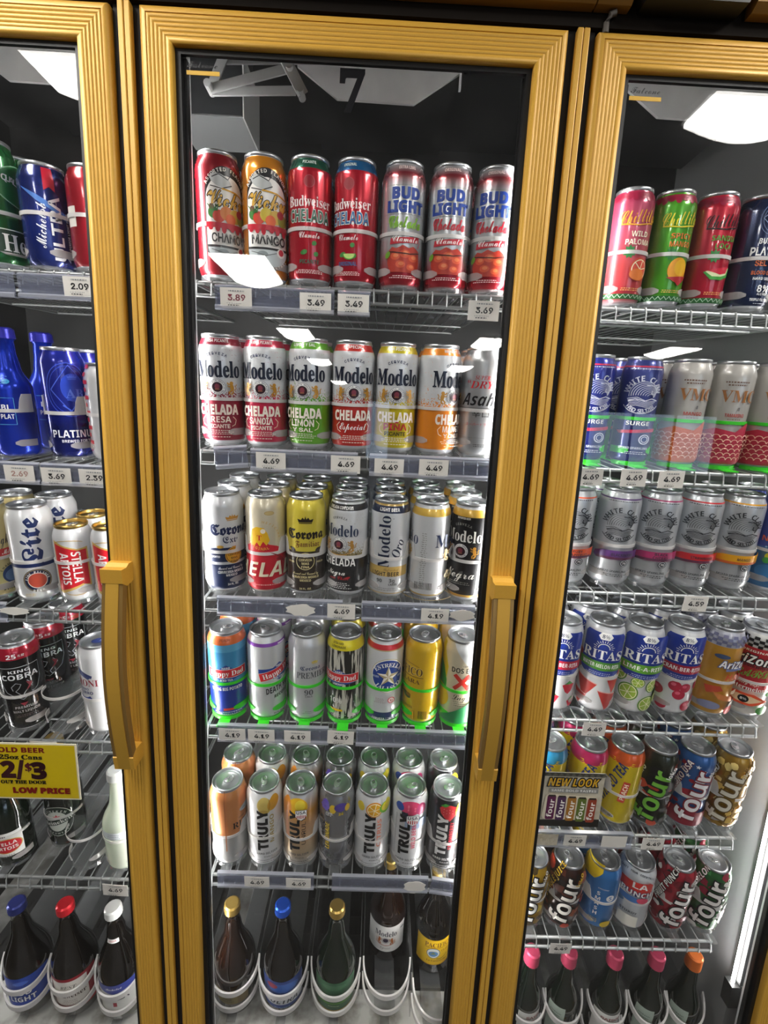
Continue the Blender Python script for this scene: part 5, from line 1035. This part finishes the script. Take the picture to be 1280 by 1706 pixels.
for (d, sh, lb, rot), x in zip(r6, XC['R6']): can('R6', x, d, lb, rot, 1, short=sh, tray_st='flap')
# ------------------------------------------------------------------ behind the left door
can('L1', -.2995, dict(n='heinek', ramp=[(0, 'silver'), (6, '14602c'), (186, 'silver')], metal=.5, rough=.25, art=heinek), 'large green can with white lettering, cut off by the left picture edge', 126, 1, H=.19, short='large green can')
can('L1', -.2157, dict(n='ultra', ramp=[(0, 'silver'), (5, '16286c'), (70, '142a80'), (152, '14205a')], interp='LINEAR', metal=.5, rough=.25, art=ultra), 'dark blue can with a red ribbon and sideways white lettering', 30, 1, short='dark blue can with red ribbon')
can('L1', -.137, dict(n='redc', ramp=[(0, 'silver'), (6, '9c1626'), (152, 'silver')], metal=.4, rough=.28, art=lambda p: p.R(-20, 80, 20, 30, 'e8e4dc')), 'red can mostly hidden behind the left door stile, top shelf', 0, 0, short='half hidden red can')
can('L2', -.2058, dict(n='platb', ramp=[(0, 'silver'), (5, '101c6a'), (60, '121e70'), (90, '1828a0'), (188, '14208c')], interp='LINEAR', metal=.5, rough=.22, art=plat_blue), 'royal blue can with an embossed triangle emblem', 40, 1, R=.0345, short='royal blue emblem can', tray_st='flap')
can('L2', -.128, dict(n='stri', ramp=[(0, 'silver'), (5, 'd4d4d6'), (170, 'silver')], metal=.3, rough=.3, art=stripes), 'white can with red stripes, half hidden behind the left door stile', -20, 0, H=.17, short='red striped can', tray_st='flap')
ALB = mat('blue_aluminium', '1434b8', .22, .55); ALBN = mat('blue_aluminium_cap', '2a2a9c', .3, .5)
bottle(ROW['L2'][0], -.3038, 'royal blue aluminium bottle at the left picture edge, second shelf', ALB, ALBN, bottle_print, rot=39, H=.222, R=.0335, body=.118, sh=.158, tray_st='flap', short='blue aluminium bottle', name='aluminium_bottle', neck=.0155, backs=1, cap_h=.018)
can('L3', -.3711, dict(n='hilife', ramp=[(0, 'silver'), (8, 'd8c890'), (184, 'silver')], metal=.4, rough=.3, art=hilife, lid=ALU_G), 'pale gold can cut off by the left picture edge, third shelf', 48, 1, short='pale gold can')
can('L3', -.2902, dict(n='lite', ramp=[(0, 'silver'), (8, 'd9dadb'), (186, 'silver')], metal=.2, rough=.3, art=lite, lid=ALU_G), 'white can with sideways navy blackletter and a round red seal', 36, 1, short='white can with navy blackletter')
for x, lb, sh, n in ((-.2126, 'shorter white and red can with sideways white lettering, beside the big white can', 'shorter white and red can', 1), (-.142, 'white and red can partly hidden by the left door handle side stile, third shelf', 'half hidden white and red can', 0)):
    can('L3', x, dict(n='stella', ramp=[(0, 'silver'), (6, 'd8d9db'), (148, 'silver')], metal=.25, rough=.3, art=stella, lid=ALU_G), lb, 25, n, H=.152, R=.033, short=sh)
can('L4', -.3372, dict(n='cobra', ramp=[(0, 'silver'), (6, '101013'), (162, 'b01c34'), (186, 'silver')], metal=.35, rough=.22, art=cobra), 'black can with a red neck and silver shield outline', 36, 2, short='black can with red neck')
tray(ROW['L4'][0], -.2555, 'plain', .037, 'empty milky lane tray between the black can and the white can')
can('L4', -.176, dict(n='peroni', ramp=[(0, 'silver'), (6, 'd9dadc'), (190, 'silver')], metal=.15, rough=.3, art=peroni, tab=mat('navy_tab', '26346e', .4)), 'white can with dark red capitals and a navy tab, next to the left door handle', -26, 0, short='white can with navy tab')
# bottles, left door
BRN = glass_mat('brown_bottle_glass', '6a2c10', 0, '160803'); DRK = glass_mat('dark_bottle_glass', '2c1a10', 0, '060403'); GRN = glass_mat('green_bottle_glass', '3a6a3c', 0, '07120a'); FRO = clear('frosted_bottle_glass', 'd8ded0', .25, .2, tint=(.9, 1, .9, 1))
CAPG = mat('gold_foil_cap', 'c9a85a', .3, .8); CAPB = mat('blue_foil_cap', '1c55c8', .28, .6); CAPR = mat('red_foil_cap', 'c8202c', .3, .4); CAPN = mat('navy_foil_cap', '2a3478', .3, .5); CAPW = mat('white_foil_cap', 'c8cac8', .35, .3); CAPP = mat('pink_foil_cap', 'd04a6c', .35, .3); CAPO = mat('orange_foil_cap', 'd8702c', .35, .3)
def st_label(p): p.R(0, 62, 70, 60, 'e4e4e0'); p.E(4, 58, 30, 19, 'c9a85a'); p.E(4, 58, 28, 17, 'c8202c'); p.T('STELLA', 4, 65, 8, 'f2f0ea', 'S', w=40); p.T('ARTOIS', 4, 53, 8, 'f2f0ea', 'S', w=42); p.lines(0, 36, 40, 2, '777777', 1.6, 4); p.lines(0, 86, 20, 1, '444444', 3)
def hk_label(p): p.E(0, 72, 33, 40, '10241a'); p.O(0, 72, 33, 40, 1.2, 'c8ccc4'); p.E(0, 72, 22, 27, 'c8ccc4'); p.X(2, 84, 8, 3.2, 'c8283c'); p.R(0, 70, 74, 14, '10241a', rot=14); p.T('Heineken', 0, 70, 9.5, 'e8eae4', 'B', w=62, rot=14); p.A('HEINEKEN', 0, 72, 30, 5, 'd8dcd4', 'S', 60, -40); p.A('BREWERY', 0, 72, 31, 4, 'd8dcd4', 'S', 150, 220, True)
zl = ROW['L5'][0]
bottle(zl, -.395, 'green bottle with a white label and red oval, leftmost below the yellow sign', GRN, CAPW, st_label, rot=10, H=.265, R=.0375, body=.115, sh=.185, tray_st='plain', short='bottle with a white and red label')
bottle(zl, -.3125, 'dark green bottle with a round black and white star label under the yellow sign', GRN, CAPG, hk_label, rot=6, H=.265, R=.0375, body=.125, sh=.19, tray_st='plain', short='bottle with the star label', y=.05)
tray(zl, -.2335, 'plain', .037, 'empty milky lane tray between the star label bottle and the frosted bottle')
bottle(zl, -.155, 'frosted pale bottle half hidden by the left door stile', FRO, CAPW, lambda p: (p.R(0, 96, 60, 18, 'd0d6da'), p.lines(0, 100, 30, 3, '8a929a', 1.5, 4)), rot=0, H=.235, R=.0375, body=.105, sh=.165, tray_st='plain', short='frosted pale bottle')
def bl_label(p): p.R(0, 82, 120, 92, '24439a'); p.L([(8, 116), (18, 110), (8, 104)], 2.4, '14204e'); p.E(2, 112, 16, 6, '3a62c0'); p.T('BUD', 0, 82, 15, 'f0f2f4', 'S', w=40, ol=('14204e', .03)); p.T('LIGHT', 0, 62, 15, 'f0f2f4', 'S', w=54, ol=('14204e', .03)); p.R(0, 45, 120, 18, '2c4cae')
def bw_label(p): p.R(0, 82, 120, 96, '8c1828'); p.R(0, 84, 78, 76, 'd8d4cc'); p.T('REST', 0, 104, 9, '4a4a44', 'J', w=34); p.T('Budweiser', 0, 78, 13, '3a2420', 'B', w=68); p.lines(0, 62, 40, 3, '8a7a74', 1.5, 4); p.R(0, 40, 120, 12, 'a81c2c')
def ul_label(p): p.R(0, 80, 110, 84, 'd4d4d0'); p.P([(-50, 124), (50, 124), (50, 108), (0, 96), (-50, 108)], '2a3a8c'); p.T('Michelob', 0, 112, 6, 'f0f0ee', 'C', w=36); p.T('ULTRA', 0, 82, 13, '3a3a44', 'h', w=62); p.R(0, 62, 8, 13, 'a83040'); p.R(0, 222, 60, 10, 'd4d4d0'); p.T('MICHELOB ULTRA', 0, 222, 4, 'a83040', 'S', w=36)
Z6 = .246
bottle(Z6, -.408, 'dark bottle with a blue label and navy cap, leftmost on the bottom left shelf', DRK, CAPN, bl_label, rot=14, y=.025, short='bottle with a blue label', tr=.0435)
bottle(Z6, -.300, 'dark bottle with a red and white label and red cap on the bottom left shelf', DRK, CAPR, bw_label, rot=10, y=.025, short='bottle with a red and white label', tr=.0435)
bottle(Z6, -.190, 'dark bottle with white label, neck band and cap, rightmost on the bottom left shelf', DRK, CAPW, ul_label, rot=8, y=.02, short='bottle with a white label and neck band', tr=.0435)
# bottles, middle door
def brn_label(p): p.R(0, 66, 84, 44, '6a5a3a'); p.R(-8, 64, 50, 38, '7a7048'); p.lines(-6, 72, 30, 4, '4a3c20', 2, 5)
def ultra2(p): p.R(0, 84, 110, 88, '1c3a7c'); p.E(0, 106, 40, 14, '2a5aa8'); p.E(-24, 112, 14, 8, '8c2434'); p.P([(-52, 72), (52, 72), (52, 52), (-52, 52)], 'b8bcc0'); p.T('ULTRA', 4, 63, 15, '20242c', 'I', w=66); p.lines(0, 44, 50, 1, '8ab0d8', 2)
def green2(p): p.R(0, 82, 116, 92, '2c5a3c'); p.E(0, 112, 30, 8, '3a6a48'); p.T('MICKEYS', 0, 78, 13, 'd8dcd0', 'I', w=66); p.R(0, 60, 116, 6, '4a7a2c'); p.R(0, 37, 116, 3, 'b8943c'); p.lines(0, 52, 30, 1, 'a8b890', 2)
def mod_label(p): p.R(0, 84, 112, 88, 'd4d4d2'); p.T('Modelo', 0, 102, 17, '20263a', 'B', w=58); p.E(0, 80, 7, 7, '2a1c34'); p.O(0, 80, 9.5, 9.5, 1.2, '6a6a70'); lion(p, -16, 80, 1, 'a8602c'); lion(p, 16, 80, -1, 'a8602c'); p.O(0, 84, 30, 20, 1.6, '9c3c28', t0=210, t1=330); p.T('Especial', 0, 56, 8, '8a8a86', 'C', w=26); p.lines(-34, 80, 14, 5, '9a9a98', 1.5, 4); p.P([(34, 118), (44, 122), (48, 118), (40, 116)], '20263a')
def pac_label(p): p.R(0, 82, 112, 86, 'd6a912'); p.R(0, 82, 108, 82, 'dcb41a'); p.T('PACIFICO', 6, 108, 14, '5a2410', 'B', w=74); p.R(6, 98, 74, 1.2, '5a2410'); p.E(-8, 80, 17, 17, '2c4a78'); p.E(-8, 80, 15.6, 15.6, 'd8dcd8'); p.E(-8, 78, 12, 9, '4a78a8'); p.P([(-16, 76), (-8, 86), (0, 76)], '6a7a5a'); p.T('CLARA', 24, 88, 7, '8a4a14', 'B', w=24); p.O(8, 76, 22, 16, 1.6, '2a3a1c', t0=250, t1=340); p.T('La Cerveza del', 2, 55, 5.5, '5a2410', 'B', w=52); p.R(0, 41, 108, 2, 'a87a10')
bottle(Z6, .0720, 'dark brown bottle with a gold cap, leftmost on the bottom middle shelf', BRN, CAPG, brn_label, rot=0, y=.035, short='brown bottle with gold cap')
bottle(Z6, .1885, 'dark bottle with a blue label and bright blue cap on the bottom middle shelf', DRK, CAPB, ultra2, rot=4, y=.032, short='bottle with bright blue cap', H=.305)
bottle(Z6, .3125, 'dark green bottle with a gold cap and green label on the bottom middle shelf', GRN, CAPG, green2, rot=0, y=.032, short='green bottle with gold cap', H=.305)
bottle(Z6, .4385, 'brown bottle with a white label, set back behind empty hoops on the bottom middle shelf', BRN, CAPG, mod_label, rot=-4, y=.15, tray_st=None, short='brown bottle with white label', neck=.0135)
bottle(Z6, .5575, 'dark bottle with a yellow label, rightmost on the bottom middle shelf', DRK, CAPG, pac_label, rot=8, y=.125, tray_st=None, short='dark bottle with yellow label')
tray(Z6, .4340, 'bottle', .0455, 'milky tray with empty double hoops before the brown bottle with white label', .035)
tray(Z6, .5500, 'bottle', .0455, 'milky tray with empty double hoops before the dark bottle with yellow label', -.005)
# bottles, right door
Z7 = .135
def son_label(p): p.R(0, 128, 84, 92, 'd8d8d4'); p.T('SAISON', 2, 158, 9, '8a3c44', 'h', w=50); p.E(-6, 132, 11, 15, 'b84048'); p.E(-6, 132, 7, 10, 'd8d8d4'); p.lines(4, 108, 50, 3, '9a9a98', 1.5, 4)
def side_label(p): p.R(-38, 140, 40, 96, '9aa89c'); p.lines(-38, 170, 28, 4, '5a6a60', 3, 7); p.R(40, 128, 34, 84, 'd0d4d0'); p.E(30, 116, 6, 12, 'a8505a')
for x, cp, art, rot, y, lb, sh in ((.768, CAPP, son_label, 26, .02, 'green bottle with a pink cap, half hidden by the gold stile at bottom right', 'pink capped bottle by the stile'),
        (.855, CAPP, side_label, 20, .02, 'green bottle with a pink cap and labels on both sides, second on the lower right', 'pink capped bottle with side labels'),
        (.962, CAPP, son_label, -2, .02, 'green bottle with a pink cap and a white label facing left of front, lower right', 'pink capped bottle with white front label'),
        (1.060, CAPP, side_label, 26, .02, 'green bottle with a pink cap next to the orange capped one', 'pink capped bottle beside the orange cap'),
        (1.148, CAPO, side_label, 16, .02, 'yellowish green bottle with an orange cap, rightmost at the lower right', 'orange capped bottle')):
    bottle(Z7, x, lb, GRN, cp, art, rot, H=.325, R=.036, y=y, body=.175, sh=.25, short=sh, neck=.0135, cap_h=.034)
tb = thing('bottle_rack', 'grey wire rack under the green bottles at the lower right', 'rack', (0, 0, 0))
MB().tube([(.70, .06, Z7-.010), (1.19, .06, Z7-.010)], .003, 8).obj('rack_rail', WIRE, tb); MB().tube([(.70, .4, Z7+.022), (1.19, .4, Z7+.022)], .003, 8).obj('rack_rail', WIRE, tb)
# ------------------------------------------------------------------ label holders, price cards
def P_(n): return {'L': 'left', 'C': 'middle', 'R': 'right'}[n[0]]
HB_ = dict(C1=-.050, C2=-.038, C3=-.036, C4=-.033, C5=-.026, L1=-.05, L2=-.042, L3=-.03, R5=-.03)
for row, xa, xb, tilt, lb in (
    ('C1', .0810, .2790, 0, 'bluish clear label holder under the red and orange cans on the top shelf'), ('C1', .2850, .3390, 0, 'short bluish clear label holder at the centre of the top shelf'),
    ('C2', .0775, .1350, -.10, 'short clear label holder hanging askew at the left of the second shelf'), ('C2', .1380, .3270, 0, 'bluish clear label holder on the left half of the second shelf'), ('C2', .3480, .5600, 0, 'bluish clear label holder on the right half of the second shelf'),
    ('C3', .0740, .3080, 0, 'bluish clear label holder with a torn sticker on the left half of the third shelf'), ('C3', .3440, .5570, 0, 'bluish clear label holder on the right half of the third shelf'),
    ('C4', .0700, .2880, 0, 'bluish clear label holder on the left half under the green trays'), ('C4', .3420, .5600, 0, 'empty bluish clear label holder on the right half under the green trays'),
    ('C5', .0630, .2650, 0, 'bluish clear label holder on the left half of the fifth shelf'), ('C5', .3030, .5060, 0, 'bluish clear label holder with a torn white sticker on the fifth shelf'), ('C5', .5090, .5640, .13, 'short clear label holder hanging askew at the right of the fifth shelf'),
    ('L1', -.33, -.248, 0, 'clear label holder at the left picture edge on the top left shelf'), ('L1', -.242, -.112, 0, 'clear label holder under the dark blue can on the top left shelf'),
    ('L2', -.33, -.234, 0, 'clear label holder with a faded card at the left picture edge, second shelf'), ('L2', -.230, -.112, 0, 'clear label holder under the royal blue can'),
    ('L3', -.36, -.316, 0, 'clear label holder with a torn card at the left picture edge, third shelf'), ('R5', .712, .925, 0, 'clear label holder under the square promotional card')):
    holder(row, xa, xb, HB_[row], lb, tilt=tilt)
cards = [('C1', '3.89', .1165, -.032, 0, '7a2a3a', 'under the red can'), ('C1', '3.49', .2480, -.034, 0, 'k', 'under the red can with green neck'), ('C1', '3.49', .3110, -.033, 0, 'k', 'under the red can with blue neck'), ('C1', '3.69', .5290, -.033, 0, 'k', 'at the right end of the top middle shelf'),
         ('C2', '4.69', .1745, -.020, 0, 'k', 'under the pinkish red can'), ('C2', '4.69', .3060, -.020, 0, 'k', 'under the orange-red can'), ('C2', '4.49', .3830, -.022, 0, 'k', 'under the yellow and white can'), ('C2', '4.49', .4620, -.020, 0, 'k', 'under the orange and white can'),
         ('C3', '4.69', .3060, -.018, 0, 'k', 'at the centre of the third middle shelf'), ('C3', '4.19', .4820, -.020, 0, 'k', 'under the silver-white can with gold neck'),
         ('C4', '4.19', .0990, -.017, 0, 'k', 'leftmost under the green trays'), ('C4', '4.19', .1560, -.017, 0, 'k', 'second under the green trays'), ('C4', '4.19', .2270, -.017, 0, 'k', 'third under the green trays'), ('C4', '4.19', .3120, -.014, .03, 'k', 'at the centre under the green trays'),
         ('C5', '4.69', .1460, -.009, 0, 'k', 'under the white can with a pale lemon'), ('C5', '4.69', .2330, -.010, 0, 'k', 'under the orange can with shield crest'),
         ('L1', '2.09', -.1400, -.030, 0, 'k', 'on the top left shelf beside the door stile'), ('L2', '2.69', -.2670, -.024, 0, 'b08a80', 'faded and blotched, on the second left shelf'), ('L2', '3.69', -.2030, -.026, 0, 'k', 'under the royal blue can'), ('L2', '2.39', -.1370, -.026, 0, 'k', 'beside the door stile on the second left shelf'),
         ('L4', '1.69', -.3450, -.020, 0, 'k', 'with rounded corners behind the top of the yellow sign'), ('L4', '1.69', -.2700, -.014, .0, '8a5058', 'with pale red figures under the black can'), ('L5', '4.69', -.1510, -.020, .05, 'k', 'on the fifth left shelf by the stile'),
         ('R2', '4.69', .7420, -.022, -.04, 'k', 'leftmost on the second right shelf'), ('R2', '4.69', .8200, -.020, -.04, 'k', 'second on the second right shelf'), ('R2', '4.69', .8880, -.020, -.04, 'k', 'third on the second right shelf'),
         ('R3', '4.59', .9700, -.018, 0, 'k', 'alone on the third right shelf'), ('R4', '4.49', .8120, -.018, 0, 'k', 'alone on the fourth right shelf'),
         ('R5', '4.49', .8040, -.012, 0, 'k', 'beneath the square promotional card'), ('R5', '4.49', .9680, -.014, 0, 'k', 'under the blue and red starry can'), ('R6', '4.49', .8050, -.020, 0, 'k', 'under the brown can with yellow side lettering')]
for row, tx, x, zc, tl, col, where in cards:
    card(row, tx, x, zc, 'white price card reading %s, %s' % (tx, where), col, w=46 if row[0] == 'R' else 52, tilt=tl)
WORN = mat('worn_card', 'd9d2c0', .7, noise=dict(scale=60, c0='bfb396'))
card('R5', '1.89', .7440, -.012, 'yellowed blank-looking price card left of the printed one under the promotional card', 'd8cfb8', w=48, small=False, paper=WORN)
card('R5', '', .8860, -.012, 'blank white card in the clear holder under the yellow can with orange shoulder', w=52, small=False)
torn = lambda seed, w, h: [(w*.5*(cos(2*pi*i/16))*(1 if i % 2 else .82), h*.5*sin(2*pi*i/16)*(.8+.3*((i*seed) % 5)/5)) for i in range(16)]
for row, x, zc, w, h, seed, lb in (('C3', .2300, -.018, .060, .026, 3, 'torn white sticker remains on the left holder of the third shelf'), ('C3', .5330, -.016, .052, .024, 2, 'blank white sticker beside the 4.19 card on the third shelf'),
        ('C5', .4780, -.010, .050, .036, 4, 'crumpled white sticker remains on the fifth shelf holder'), ('L3', -.300, -.006, .060, .016, 2, 'torn white sticker hanging on the third left shelf rail')):
    t = thing('torn_sticker', lb, 'sticker', on_row(ROW[row][0], x, -.0605, zc), (T0, 0, 0))
    MB().prism(torn(seed, w, h), -.0006, .0, 'y').obj('sticker_paper', PAPER, t)
# ------------------------------------------------------------------ signs
YEL = mat('sign_yellow', 'd8bd00', .45)
t = thing('price_sign', 'yellow price sign with dark red letters and white border inside the left door', 'sign', (-.2855, .0195, .9535), (0, -.012, 0))
MB().box(-.1, .1, 0, .0018, -.060, .060).obj('sign_board', mat('sign_border', 'e8e0c8', .5), t); MB().box(-.097, .097, -.0004, 0, -.057, .057).obj('sign_face', YEL, t)
p = Print(); x0 = -62
p.T('COLD BEER', 40, 46, 10, '7a1010', 'S', w=98, align='r', ol=('7a1010', .02)); p.T('25oz Cans', 34, 31, 9, '14100a', 'B', w=80, align='r', ol=('14100a', .02))
p.T('2', -32, 4, 33, '3a0814', 'S', w=24, ol=('3a0814', .03)); p.T('/', -9, 4, 35, '3a0814', 'S', w=11, ol=('3a0814', .05)); p.T('$', 7, 9, 17, '5a0c1c', 'S', w=11, ol=('5a0c1c', .03)); p.T('3', 26, 3, 33, '2a0610', 'S', w=25, ol=('2a0610', .03))
p.T('OUT THE DOOR', 38, -22, 7, '14100a', 'B', w=86, align='r', ol=('14100a', .02)); p.T('LOW PRICE', 81, -40, 11.5, '7a1010', 'S', w=107, align='r', ol=('7a1010', .03))
p.build(flat_fold((0, -.0004, 0)), name='sign_lettering', parent=t)
t = thing('promo_card', 'square promotional card with yellow graffiti lettering over five painted cans, inside the right door', 'sign', (.7695, .0195, .9285), (0, 0, 0))
MB().box(-.060, .060, 0, .0015, -.060, .060).obj('card_board', mat('promo_ground', 'cfc8b4', .5, noise=dict(scale=45, c0='b8b09c')), t)
p = Print(); p.P([(-60, -60), (60, -60), (60, -42), (-60, -46)], '1c1a16'); p.R(0, 56, 120, 8, '3a3a34')
for i in range(10): p.P([(-56+12*i, 52), (-50+12*i, 60), (-44+12*i, 54)], '5a584c')
p.T('NEW LOOK', 0, 40, 17, 'd8a820', 'I', w=100, ol=('14100a', .07)); p.R(2, 22, 96, 9, '8a8a86'); p.T('SAME BOLD TASTES', 2, 22, 5, 'd8d8d4', 'S', w=88)
p.P([(-52, 8), (-46, 14), (44, 10), (50, 6), (46, -44), (-52, -42), (-56, -36)], 'd8cfb8')
for i, c in enumerate(('5a1c48', '4a2c50', '9c6a24', '5a6a28', '8c3a24')):
    u = -40+20*i; z = -16-1*i; p.P([(u-8, z+24), (u-6, z+28), (u+7, z+28), (u+9, z+24), (u+8, z-24), (u+5, z-27), (u-7, z-27), (u-9, z-24)], c); p.R(u+.5, z+26, 13, 4, '2a2620'); p.T('four', u, z-2, 10, 'ece8e0', 'S', w=40, rot=84)
p.build(flat_fold((0, 0, 0)), name='card_print', parent=t)
